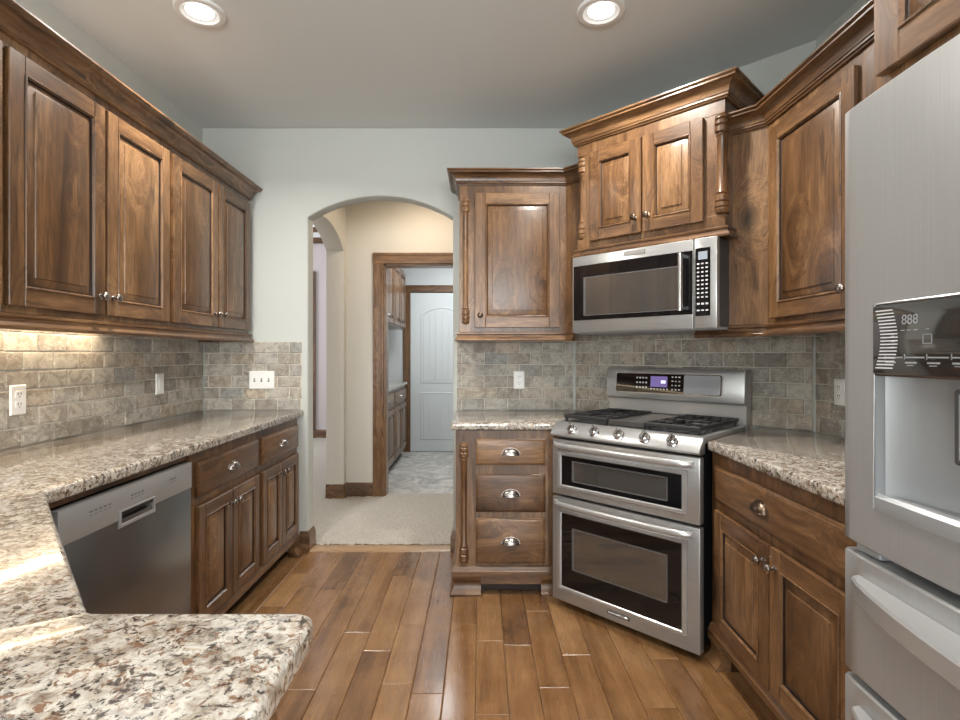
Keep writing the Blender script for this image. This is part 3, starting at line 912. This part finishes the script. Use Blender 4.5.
# outlets and switches
def plate(label, loc, rz, kind, w=.072, h=.116):
    t = thing('light_switch' if kind != 'outlet' else 'power_outlet', label, 'switch' if kind != 'outlet' else 'outlet', (loc[0], loc[1], loc[2] - h / 2), rz)
    z0 = -h / 2; dz = h / 2
    MB().rings([(-w / 2, w / 2, 0, h, 0), (-w / 2, w / 2, 0, h, -.003), (-w / 2 + .004, w / 2 - .004, .004, h - .004, -.0065)], 0, back=True).build('cover_plate', PLATE, t)
    if kind == 'outlet':
        for q in (-1, 1):
            m = MB().prism(rounded([(-.017, dz + q * .0195 - .0145), (.017, dz + q * .0195 - .0145), (.017, dz + q * .0195 + .0145), (-.017, dz + q * .0195 + .0145)], {0: .008, 1: .008, 2: .008, 3: .008}, 4), 'y', -.0085, -.006)
            s = m.build('socket', PLATE, t)
            g = MB()
            for sx in (-.0065, .0065): g.box(sx - .0013, sx + .0013, -.0091, -.0083, dz + q * .0195 - .001, dz + q * .0195 + .009)
            g.lathe([(.0026, -.0091), (.0026, -.0083)], (0, 0, dz + q * .0195 - .0075), 'y', 10)
            g.build('slots', SLOT, s)
    elif kind == 'rocker':
        MB().box(-.017, .017, -.0095, -.006, dz - .034, dz + .034, .002).build('rocker', PLATE, t)
    else:
        for q in (-1, 0, 1):
            MB().box(q * .046 - .005, q * .046 + .005, -.007, -.006, dz - .012, dz + .012).build('toggle_slot', SLOT, t)
            MB().prism([(-.006, dz - .004), (-.018, dz + .006), (-.017, dz + .010), (-.006, dz + .006)], 'x', q * .046 - .0035, q * .046 + .0035).build('toggle', PLATE, t)
    return t
TF = .0122
plate('white outlet at the left end of the left wall backsplash', (LX + TF, 2.055, 1.103), R(90), 'outlet')
plate('white rocker switch on the left wall backsplash under the cabinets', (LX + TF, 2.965, 1.115), R(90), 'rocker')
plate('white triple toggle switch plate on the tiles left of the arch', (-1.415, BY - TF, 1.115), 0, 'toggle', .164)
plate('white outlet on the tiles between the arch and the range', (.253, BY - TF, 1.115), 0, 'outlet')
plate('white outlet on the right wall tiles half hidden by the fridge', (RX - TF, 2.30, 1.116), R(-90), 'outlet')

# ------------------------------------------------------------------ recessed ceiling lights
def can(x, y, label, power=17):
    t = thing('recessed_light', label, 'ceiling light', (x, y, CZ - .012), 0, 'recessed ceiling lights')
    MB().lathe([(.074, .004), (.078, 0), (.098, .001), (.103, .006), (.103, .012), (.074, .012)], (0, 0, 0), 'z', 40, cap=False).build('trim_ring', PWHITE, t)
    MB().lathe([(.076, .001), (.072, .005), (.060, .0095), (.056, .0095)], (0, 0, 0), 'z', 40, cap=False).build('baffle', PWHITE, t)
    MB().lathe([(.0005, -.004), (.020, -.003), (.040, .001), (.054, .007), (.056, .0095), (.056, .011), (.0005, .011)], (0, 0, 0), 'z', 40, cap=False).build('lens', LAMP, t)
    l = bpy.data.lights.new('recessed_lamp', 'AREA'); l.shape = 'DISK'; l.size = .11; l.energy = power; l.color = (1.0, .95, .88); l.spread = R(150)
    o = bpy.data.objects.new('recessed_lamp', l); C.objects.link(o); o.parent = t; o.location = (0, 0, -.010)
can(-1.205, 2.28, 'round white recessed ceiling light over the left cabinets')
can(.520, 2.275, 'round white recessed ceiling light near the range side of the ceiling')
can(-.35, .45, 'recessed fill light added overhead out of view, nearer than the other two', 3)  # unseen lamp added as weak fill from above the camera
can(.52, .95, 'recessed fill light added overhead out of view beside the fridge', 12)  # unseen lamp added to brighten the right side of the room

# ------------------------------------------------------------------ microwave
mw = thing('microwave', 'stainless over-the-range microwave under the raised corner cabinet', 'microwave', (.7615, 2.5685, 1.39), R(-45))
MWW = .757 / 2
zz = lambda z: z - 1.39
MB().box(-MWW + .004, MWW - .004, .030, .49, .012, .404, .003).build('case', BLACK, mw)
MB().box(-MWW + .004, MWW - .004, .020, .45, 0, .013, .002).build('vent_grille', GREYP, mw)
d = MB().box(-MWW, .274, 0, .032, .004, .407, .005, seg=2).build('door', SS, mw)
MB().box(-MWW + .010, .272, -.0025, .0005, zz(1.460), zz(1.747), .001).build('door_glass', BGLASS, d)
fr = MB()
a0, a1, b0, b1 = -.305, .208, zz(1.482), zz(1.684)
fr.box(a0, a1, -.0036, -.0022, b0, b1, 0)
fr.build('window', OGLASS, d)
fr = MB()
for (p, q, r_, s_) in ((a0, a0 + .012, b0, b1), (a0, a1, b1 - .004, b1), (a0, a1, b0, b0 + .003)): fr.box(p, q, -.0042, -.003, r_, s_)
fr.build('window_border', OGLASS2, d)
hd = MB()
hd.tube([(.232, -.040, zz(1.475)), (.232, -.040, zz(1.735))], .0105, 14)
for z in (1.488, 1.722): hd.box(.224, .240, -.036, 0, zz(z) - .010, zz(z) + .010, .002)
hd.build('handle', CHROME, d)
npl = MB().box(-.072, .042, -.004, 0, zz(1.766), zz(1.787), .001).build('nameplate', SSL, d)
p = MB().box(.277, MWW, 0, .032, .004, .407, .005, seg=2).build('control_panel', SS, mw)
MB().box(.284, .350, -.0025, .0005, zz(1.450), zz(1.752), .001).build('panel_glass', BGLASS, p)
MB().box(.298, .338, -.0034, -.002, zz(1.700), zz(1.735)).build('display', LCDG, p)
b = MB()
for i in range(3):
    for j in range(9):
        z = 1.682 - j * .0185
        b.box(.292 + i * .019, .302 + i * .019, -.0032, -.002, zz(z) - .0035, zz(z) + .0025)
for i in range(3):
    b.box(.292 + i * .019, .304 + i * .019, -.0032, -.002, zz(1.500), zz(1.508)); b.box(.292 + i * .019, .304 + i * .019, -.0032, -.002, zz(1.472), zz(1.478))
b.build('keypad_print', LGREYBTN, p)

def text(body, size, parent, loc, rot, mat, name):
    cu = bpy.data.curves.new(name, 'FONT'); cu.body = body; cu.size = size; cu.extrude = .0003; cu.align_x = 'CENTER'; cu.align_y = 'CENTER'
    cu.materials.append(mat)
    o = bpy.data.objects.new(name, cu); C.objects.link(o)
    bpy.context.view_layer.update()
    me = bpy.data.meshes.new_from_object(o.evaluated_get(bpy.context.evaluated_depsgraph_get()))
    bpy.data.objects.remove(o); o = bpy.data.objects.new(name, me); C.objects.link(o)
    o.parent = parent; o.location = loc; o.rotation_euler = rot
    return o

# ------------------------------------------------------------------ range
rg = thing('range', 'stainless double oven gas range set diagonally in the corner', 'range', (.637, 2.448, 0), R(-45))
RW = .757 / 2
MB().box(-RW + .014, RW - .014, .045, .655, .045, .890, .003).box(-RW + .03, RW - .03, .08, .62, .018, .05).build('body', BLACK, rg)
for sx in (-1, 1):
    for y in (.09, .60): MB().lathe([(.018, .001), (.018, .012), (.010, .014), (.010, .03)], (sx * .33, y, 0), 'z', 12).build('levelling_foot', BLACK, rg)
def oven_door(z0, z1, gz0, gz1, wz0, wz1, hz):
    m = MB()
    def rect(x0, x1, a, b, y): return (x0, x1, a, b, y)
    gx0, gx1 = -.318, .302
    # door slab with a raised rim around the glass
    m.box(-RW, RW, .002, .044, z0, z1, .006, seg=2)
    d = m.build('oven_door', SS, rg)
    r = MB()
    r.rings([(gx0 - .026, gx1 + .026, gz0 - .022, gz1 + .022, .003), (gx0 - .022, gx1 + .022, gz0 - .018, gz1 + .018, -.004), (gx0 - .004, gx1 + .004, gz0 - .004, gz1 + .004, -.006), (gx0, gx1, gz0, gz1, -.002), (gx0 + .001, gx1 - .001, gz0 + .001, gz1 - .001, .004)], 0, cap=False)
    r.build('glass_rim', SSL, d)
    MB().box(gx0 - .001, gx1 + .001, -.0005, .003, gz0 - .001, gz1 + .001).build('door_glass', BGLASS, d)
    w = MB().box(-.255, .240, -.0012, .001, wz0, wz1).build('window', OGLASS, d)
    wb = MB()
    t = .012
    for (p, q, a, b) in ((-.255, -.255 + t, wz0, wz1), (.240 - .004, .240, wz0, wz1), (-.255, .240, wz1 - t * .5, wz1), (-.255, .240, wz0, wz0 + .005)): wb.box(p, q, -.0022, -.0008, a, b)
    wb.build('window_border', OGLASS2, d)
    h = MB()
    N = 24
    pts = []
    for i in range(N + 1):
        u = -1 + 2 * i / N
        pts.append((u * .352, -.012 - .036 * (1 - u * u) ** .5 if abs(u) < 1 else -.008, hz + .004 * (1 - u * u)))
    rad = [(.012, .0155)] * (N + 1); rad[0] = rad[-1] = (.008, .012)
    h.tube(pts, rad, 14)
    for s in (-1, 1): h.box(s * .345 - .012, s * .345 + .012, -.018, .004, hz - .013, hz + .015, .004)
    h.build('handle', SSL, d)
    return d
ld = oven_door(.036, .560, .116, .482, .210, .418, .530)
ud = oven_door(.572, .852, .626, .772, .648, .752, .822)
MB().box(-.058, .058, -.002, .003, .066, .081, .001).build('nameplate', BLACK, ld)
MB().box(-.053, .053, -.0030, -.001, .069, .078, .001).build('nameplate_face', SSL, ld)
# sloped control panel with rounded nose and cooktop
pr = [(.050, .862), (.004, .862), (-.008, .866), (-.012, .874), (-.008, .886), (.028, .924), (.038, .931), (.052, .935), (.075, .936), (.530, .936), (.530, .905), (.050, .905)]
m = MB(); m.prism(pr, 'x', -RW - .002, RW + .002, bev=.003); m.build('cooktop', SS, rg)
MB().prism([(.060, .9365), (.072, .939), (.520, .939), (.528, .9365)], 'x', -RW + .018, RW - .018).build('burner_tray', SSD, rg)
for s in (-.262, -.132, 0.0, .129, .257):
    # knob axis leans back with the panel
    k = MB()
    k.lathe([(.026, .004), (.026, -.002), (.0225, -.005), (.021, -.020), (.017, -.024), (.001, -.025)], (0, 0, 0), 'y', 22)
    k.box(-.005, .005, -.036, -.020, -.021, .021, .002)
    o = k.build('knob', CHROME, rg)
    o.location = (s, .0095, .9045); o.rotation_euler = (R(-44), 0, 0)
# burners and grates
for (x, y, r) in ((-.235, .17, .045), (-.235, .40, .036), (0.0, .29, .05), (.235, .17, .050), (.235, .40, .036)):
    if x == 0.0: continue
    MB().lathe([(r + .02, .9385), (r + .018, .943), (r, .945), (r, .955), (r - .006, .958), (.001, .959)], (x, y, 0), 'z', 24).build('burner', MATBLK, rg)
def grate(x0, x1):
    g = MB()
    b = .006; z0, z1 = .957, .971
    y0, y1 = .070, .515
    for y in (y0, y1): g.box(x0, x1, y - b, y + b, z0 - .004, z1, .003)
    for x in (x0 + b, x1 - b): g.box(x - b, x + b, y0, y1, z0 - .004, z1, .003)
    g.box(x0, x1, (y0 + y1) / 2 - b, (y0 + y1) / 2 + b, z0, z1, .003)
    n = 5
    for i in range(1, n + 1):
        x = x0 + (x1 - x0) * i / (n + 1)
        if i == 3:
            for (a, c) in ((y0, y0 + .055), (y0 + .155, y0 + .29), (y1 - .065, y1)): g.box(x - b * .8, x + b * .8, a, c, z0, z1 + .001, .003)
        else: g.box(x - b * .8, x + b * .8, y0, y1, z0, z1, .003)
    for y in ((y0 * 3 + y1) / 4, (y0 + 3 * y1) / 4):
        for (a, c) in ((x0, x0 + .085), (x1 - .085, x1)): g.box(a, c, y - b * .8, y + b * .8, z0, z1 + .001, .003)
    for x in (x0 + .012, x1 - .012):
        for y in (y0 + .005, y1 - .005): g.box(x - .006, x + .006, y - .006, y + .006, .939, z0)
    return g.build('grate', MATBLK, rg)
grate(-.352, -.098); grate(.098, .352)
g = MB().box(-.092, .092, .085, .500, .948, .962, .004)
g.box(-.092, .092, .070, .084, .940, .966, .003); g.box(-.092, .092, .501, .515, .940, .966, .003)
g.build('griddle', SSD, rg)
# backguard
m = MB()
m.box(-RW, RW, .545, .600, .895, 1.034, .002)
m.build('riser', SSL, rg)
bgp = [(.520, 1.040), (.516, 1.055), (.528, 1.185), (.540, 1.202), (.560, 1.206), (.612, 1.206), (.612, .900), (.600, .900), (.600, 1.032), (.530, 1.032)]
m = MB(); m.prism(bgp, 'x', -RW, RW, bev=.005); bgd = m.build('backguard', SS, rg)
tilt = math.atan2(.012, .130)
def face(u, z, e): return .516 + (z - 1.055) * .012 / .130 - e
def on_face(name, x0, x1, z0, z1, e, mat, parent, rad=0.0):
    pts = [(x0, z0), (x1, z0), (x1, z1), (x0, z1)]
    if rad: pts = rounded(pts, {0: rad, 1: rad, 2: rad, 3: rad}, 5)
    n = len(pts); m = MB()
    vs = [(p[0], face(0, p[1], e), p[1]) for p in pts] + [(p[0], face(0, p[1], -.002), p[1]) for p in pts]
    fs = [tuple(range(n)), tuple(range(n, 2 * n))[::-1]] + [(i, (i + 1) % n, n + (i + 1) % n, n + i) for i in range(n)]
    m.add(vs, fs)
    return m.build(name, mat, parent)
on_face('panel_rim', -.322, .278, 1.066, 1.181, .0015, SSL, bgd, .012)
pg = on_face('panel_glass', -.315, .271, 1.072, 1.175, .0030, BGLASS, bgd, .010)
on_face('blank_panel', .080, .266, 1.075, 1.172, .0038, GREYP, bgd, .010)
on_face('display', -.105, -.010, 1.105, 1.162, .0040, LCD, bgd)
on_face('display_digits', -.045, -.020, 1.125, 1.140, .0046, LCDW, bgd)
b = MB()
def btn(x, z, w, h):
    y = face(0, z, .0042)
    b.box(x - w / 2, x + w / 2, y, y + .001, z - h / 2, z + h / 2)
for i in range(4):
    for j in range(3): btn(-.185 + i * .018, 1.100 + j * .026, .010, .008)
b.build('keypad_print', LGREYBTN, bgd)
b = MB()
for i in range(6): btn(-.100 + i * .018, 1.094, .009, .006)
for i in range(3):
    for j in range(4): btn(.018 + i * .019, 1.094 + j * .022, .009, .006)
b.build('keypad_print', LGREYBTN, bgd)

# ------------------------------------------------------------------ dishwasher
dwz = .845
DY0, DY1 = 1.458, 2.142
dw = thing('dishwasher', 'stainless dishwasher under the left counter with a pocket handle', 'dishwasher', (-1.165, (DY0 + DY1) / 2, 0), R(90))
hw = (DY1 - DY0) / 2 - .003
MB().box(-hw + .005, hw - .005, .03, .58, .10, .84).build('tub', BLACK, dw)
MB().box(-hw, hw, .05, .07, .003, .10).build('toe_kick', BLACK, dw)
# front panel with pocket opening near the top
zc0, zc1, px = .690, .750, .105
m = MB()
m.box(-hw, hw, .0, .030, .105, .742, .004, seg=2)
d = m.build('door', SSD, dw)
m = MB()
px0, px1, pz0, pz1 = -.095, .095, .700, .752
pm = [(-hw, hw, .742, dwz, .030)]
c = MB()
c.prism([(-hw, .7425), (px0 + .002, .7425), (px0 + .002, .772), (px1 - .002, .772), (px1 - .002, .7425), (hw, .7425), (hw, dwz), (-hw, dwz)], 'y', -.002, .030, bev=.002, only_top=False)
c.box(px0 - .001, px1 + .001, .022, .030, .7425, .775)
c.build('control_strip', SATIN, dw)
f = MB()
# light rim of the handle pocket (hangs slightly below the strip)
f.rings([(px0, px1, .716, .774, -.001), (px0 + .002, px1 - .002, .718, .772, -.006), (px0 + .010, px1 - .010, .727, .768, -.006), (px0 + .016, px1 - .016, .732, .766, .020)], 0, cap=False)
f.build('handle_rim', SATIN, dw)
MB().box(px0 + .010, px1 - .010, .0205, .0225, .728, .77).box(px0 + .010, px1 - .010, -.003, .021, .757, .770).build('handle_pocket', BLACK, dw)
b = MB()
for x in (-.215, -.195, -.175, -.155, -.135, -.028, -.010, .008, .028, .19, .205, .22):
    b.box(x - .006, x + .006, -.0026, -.0018, .806, .811); b.box(x - .004, x + .004, -.0026, -.0018, .796, .799)
b.build('indicator_marks', plain('indicator_print', (0.15, 0.15, 0.15), 0.5), dw)

# ------------------------------------------------------------------ refrigerator
FX, FY1, FY0 = .757, 1.104, .194
fg = thing('refrigerator', 'tall stainless french door refrigerator at the right edge with water dispenser', 'refrigerator', (FX, FY1, 0), R(-90))
FWD = FY1 - FY0
MB().box(.006, FWD - .006, .075, RX - FX - .02, .025, 1.765, .004).build('case', GREYP, fg)
for x in (.06, FWD - .06):
    for y in (.12, .70): MB().lathe([(.02, .001), (.02, .03)], (x, y, 0), 'z', 12).build('foot', BLACK, fg)
def convex_panel(x0, x1, z0, z1, bow, hole=None, edge=.008):
    # gently bowed front: local y from the bow curve; optional rectangular opening
    m = MB()
    N = 18
    xs_ = [x0 + (x1 - x0) * i / N for i in range(N + 1)]
    if hole: xs_ = sorted(set([round(x, 5) for x in xs_] + [hole[0], hole[1]]))
    def yy(x):
        u = (x - x0) / (x1 - x0)
        y = -bow * 4 * u * (1 - u)
        e = min(x - x0, x1 - x)
        if e < edge: y += edge * (1 - math.sqrt(max(0, 1 - (1 - e / edge) ** 2)))
        return y
    ex = [x0 + edge * q for q in (.1, .3, .6)] + [x1 - edge * q for q in (.6, .3, .1)]
    xs_ = sorted(set(xs_ + ex))
    zs_ = [z0, z0 + .004] + ([hole[2], hole[3]] if hole else []) + [z1 - .004, z1]
    vs = []
    for x in xs_:
        for z in zs_:
            y = yy(x) + (.004 if z in (z0, z1) else 0)
            vs.append((x, y, z))
    k = len(zs_); fs = []
    for i in range(len(xs_) - 1):
        for j in range(k - 1):
            if hole and xs_[i] >= hole[0] - 1e-6 and xs_[i + 1] <= hole[1] + 1e-6 and zs_[j] >= hole[2] - 1e-6 and zs_[j + 1] <= hole[3] + 1e-6: continue
            fs.append((i * k + j, (i + 1) * k + j, (i + 1) * k + j + 1, i * k + j + 1))
    m.add(vs, fs)
    b = .068
    n = len(xs_)
    for z in (0, k - 1):
        a = [(x, yy(x) + .004, zs_[z]) for x in xs_]
        m.add(a + [(x1, b, zs_[z]), (x0, b, zs_[z])], [tuple(range(n + 2))])
    for x in (x0, x1):
        m.add([(x, yy(x) + .004, z0), (x, yy(x) + .004, z1), (x, b, z1), (x, b, z0)], [(0, 1, 2, 3)])
        m.add([(x, yy(x), z0 + .004), (x, yy(x), z1 - .004), (x, yy(x) + .004, z1), (x, yy(x) + .004, z0)], [(0, 1, 2, 3)])
    m.add([(x0, b, z0), (x1, b, z0), (x1, b, z1), (x0, b, z1)], [(0, 1, 2, 3)])
    return m, yy
H = (.098, .385, .985, 1.372)
m, yy = convex_panel(0, FWD / 2 - .002, .900, 1.780, .010, H)
fd = m.build('door', SSV, fg, angle=40, flat=None)
m, _ = convex_panel(FWD / 2 + .002, FWD, .900, 1.780, .010)
fd2 = m.build('door', SSV, fg, angle=40, flat=None)
for p, s in ((fd, -1), (fd2, 1)):
    h = MB(); x = FWD / 2 + s * .045
    h.tube([(x, -.01, 1.02), (x, -.055, 1.05), (x, -.062, 1.35), (x, -.055, 1.65), (x, -.01, 1.68)], .012, 12)
    h.build('handle', SSL, p)
# dispenser: black panel above, grey cavity, tray lip below
x0, x1, z0, z1 = H
dsp = MB()
yl = yy(x0) ; yr = yy(x1)
zp = 1.238
dsp.add([(x0, yl, z0), (x0, yl, zp), (x0 + .004, .060, zp), (x0 + .004, .060, z0 + .02)], [(0, 1, 2, 3)])
dsp.add([(x1, yr, z0), (x1, yr, zp), (x1 - .004, .060, zp), (x1 - .004, .060, z0 + .02)], [(0, 1, 2, 3)])
# curved back
N = 12
vs = []
for i in range(N + 1):
    u = i / N
    x = x0 + .003 + (x1 - x0 - .006) * u
    y = .010 + .050 * math.sin(PI * min(1, max(0, u))) ** .5
    vs += [(x, y, z0 + .02), (x, y, zp)]
dsp.add(vs, [(2 * i, 2 * i + 2, 2 * i + 3, 2 * i + 1) for i in range(N)])
dsp.build('dispenser_cavity', LGREY, fd, angle=60, flat=None)
# panel (glossy black, wraps the opening's upper part)
pn = MB()
N = 10
vs = []
for i in range(N + 1):
    x = x0 + (x1 - x0) * i / N
    y = yy(x)
    vs += [(x, y - .001, zp), (x, y - .004, zp + .006), (x, y - .004, z1 - .006), (x, y - .001, z1), (x, y + .05, zp)]
fs = []
for i in range(N):
    a, b = 5 * i, 5 * i + 5
    fs += [(a, b, b + 1, a + 1), (a + 1, b + 1, b + 2, a + 2), (a + 2, b + 2, b + 3, a + 3), (a + 4, b + 4, b, a)]
pn.add(vs, fs)
panel = pn.build('dispenser_panel', DGLASS, fd, flat=None)
rim = MB()
path = [(x0, yy(x0) - .002, z0), (x0, yy(x0) - .002, z1), (x0 + (x1 - x0) * .25, yy(x0 + (x1 - x0) * .25) - .002, z1), ((x0 + x1) / 2, yy((x0 + x1) / 2) - .002, z1), (x1, yy(x1) - .002, z1), (x1, yy(x1) - .002, z0)]
rim.tube(path, .0022, 6)
rim.build('dispenser_rim', SSL, fd)
tr = MB()
N = 12
vs = []
for i in range(N + 1):
    x = x0 + (x1 - x0) * i / N
    y = yy(x); bk = .012 + .048 * math.sin(PI * i / N) ** .5
    vs += [(x, y - .001, z0 - .002), (x, y - .003, z0 + .004), (x, y - .003, z0 + .024), (x, y + .006, z0 + .030), (x, bk, z0 + .022)]
fs = []
for i in range(N):
    a, b = 5 * i, 5 * i + 5
    for q in range(4): fs.append((a + q, b + q, b + q + 1, a + q + 1))
tr.add(vs, fs)
tr.build('dispenser_tray', LGREY, fd, angle=40)
# paddle and its dark edge
MB().box(.248, .345, .006, .030, 1.100, 1.222, .004).build('paddle', SLOT, fd)
MB().box(.262, .338, .001, .008, 1.108, 1.216, .003).build('paddle_face', GREYP, fd)
# slatted reflection painted as curved pale bars at the panel's left, display, printed marks
lv = MB()
for i in range(18):
    z = zp + .014 + i * .0062
    xo = x0 + .010 + .012 * math.sin(PI * i / 17)
    lv.box(xo, xo + .040, yy(x0 + .03) - .0056, yy(x0 + .03) - .0044, z, z + .0022)
lv.build('reflection_bars', LGREYBTN, fd)
DIG = plain('dispenser_digits', (0.27, 0.28, 0.29), 0.4)
ty = yy(.165) - .0052
text('888', .024, fd, (.188, yy(.188) - .0046, 1.338), (R(90), 0, 0), DIG, 'display_digits')
mk = MB()
for i in range(5):
    xq = .130 + i * .046
    mk.box(xq, xq + .042, yy(xq + .02) - .0048, yy(xq + .02) - .0040, 1.2715, 1.2740)
    mk.box(xq, xq + .0015, yy(xq + .02) - .0048, yy(xq + .02) - .0040, 1.2690, 1.2785)
    mk.box(xq + .002, xq + .026, yy(xq + .02) - .0048, yy(xq + .02) - .0040, 1.2620, 1.2650)
    mk.box(xq + .006, xq + .020, yy(xq + .02) - .0048, yy(xq + .02) - .0040, 1.2580, 1.2595)
for i in range(4): mk.box(.145, .153, yy(.148) - .0048, yy(.148) - .0040, 1.290 + i * .010, 1.292 + i * .010)
for (p, q) in ((.168, .176), (.182, .190), (.196, .204), (.222, .228)): mk.box(p, q, yy(p) - .0048, yy(p) - .0040, 1.3195, 1.3210)
for (p, q, u, w) in ((.215, .233, 1.311, 1.312), (.215, .233, 1.296, 1.297), (.215, .216, 1.296, 1.312), (.232, .233, 1.296, 1.312)): mk.box(p, q, yy(p) - .0048, yy(p) - .0040, u, w)
mk.build('panel_marks', DIG, fd)
# drawers
def fridge_drawer(z0, z1):
    m, yv = convex_panel(0, FWD, z0, z1, .010)
    d = m.build('drawer', SSV, fg, angle=40, flat=None)
    # bowed blade handle with a sloped upper face
    h = MB(); N = 26; vs = []
    zt = z1 - .034
    for i in range(N + 1):
        u = i / N
        x = .050 + (FWD - .100) * u
        bow = (1 - (2 * u - 1) ** 2)
        o = -.014 - .050 * bow ** .8 + yv(x)
        bk = yv(x) - .001
        vs += [(x, bk, zt - .004), (x, o, zt - .006), (x, o - .003, zt - .012), (x, o - .002, zt - .046), (x, o + .006, zt - .052), (x, o + .012, zt - .046), (x, o + .012, zt - .022), (x, bk, zt - .022)]
    fs = []
    for i in range(N):
        for q in range(8):
            q2 = (q + 1) % 8
            fs.append((8 * i + q, 8 * i + q2, 8 * i + 8 + q2, 8 * i + 8 + q))
    fs += [tuple(range(8)), tuple(8 * N + q for q in range(8))]
    h.add(vs, fs)
    h.build('handle', SSL, d, angle=25)
    return d
fridge_drawer(.632, .878)
fridge_drawer(.060, .618)
MB().box(.03, FWD - .03, .05, .07, .012, .058).build('kick_grille', GREYP, fg)
MB().box(.020, .085, .012, .066, .880, .898, .003).build('hinge', LGREY, fg)

# ------------------------------------------------------------------ laundry room cabinets seen through the doorway
LF = -.958
def laundry_base(y0, y1, label):
    t = thing('base_cabinet', label, 'cabinet', (LF, y0, .004), R(90))
    w = y1 - y0
    MB().box(0, w, 0, 1.206 + LF - .003, .09, .90, .001).build('body', WV, t, .004)
    MB().box(0, w, .05, .06, .0045, .09).build('toe_kick', WDK, t, .004)
    drawer(t, .02, w - .02, .72, .86)
    door(t, .02, w / 2 - .003, .13, .69, 'r', PEWTER, .05, knobz=.63)
    door(t, w / 2 + .003, w - .02, .13, .69, 'l', PEWTER, .05, knobz=.63)
laundry_base(4.93, 5.84, 'wood base cabinet seen through the doorway, the nearer one in the laundry')
laundry_base(5.842, 6.77, 'wood base cabinet seen through the doorway, beside the white laundry door')
tag(MB().box(-1.203, LF + .025, 4.92, 6.79, .901, .94, .005).build('countertop', GR), 'narrow countertop on the laundry base cabinets through the doorway', 'countertop')
def laundry_upper(y0, y1, label):
    t = thing('wall_cabinet', label, 'cabinet', (LF - .01, y0, 1.60), R(90))
    w = y1 - y0
    MB().box(0, w, 0, 1.206 + LF - .013, 1.60, 2.34, .001).build('body', WV, t, 1.60)
    door(t, .02, w / 2 - .003, 1.62, 2.30, 'r', PEWTER, .05, knobz=1.68)
    door(t, w / 2 + .003, w - .02, 1.62, 2.30, 'l', PEWTER, .05, knobz=1.68)
laundry_upper(4.93, 5.84, 'wood wall cabinet seen through the doorway, the nearer one in the laundry')
laundry_upper(5.842, 6.77, 'wood wall cabinet seen through the doorway, nearest the white laundry door')
for o in bpy.data.objects:
    if 'zb' in o: del o['zb']
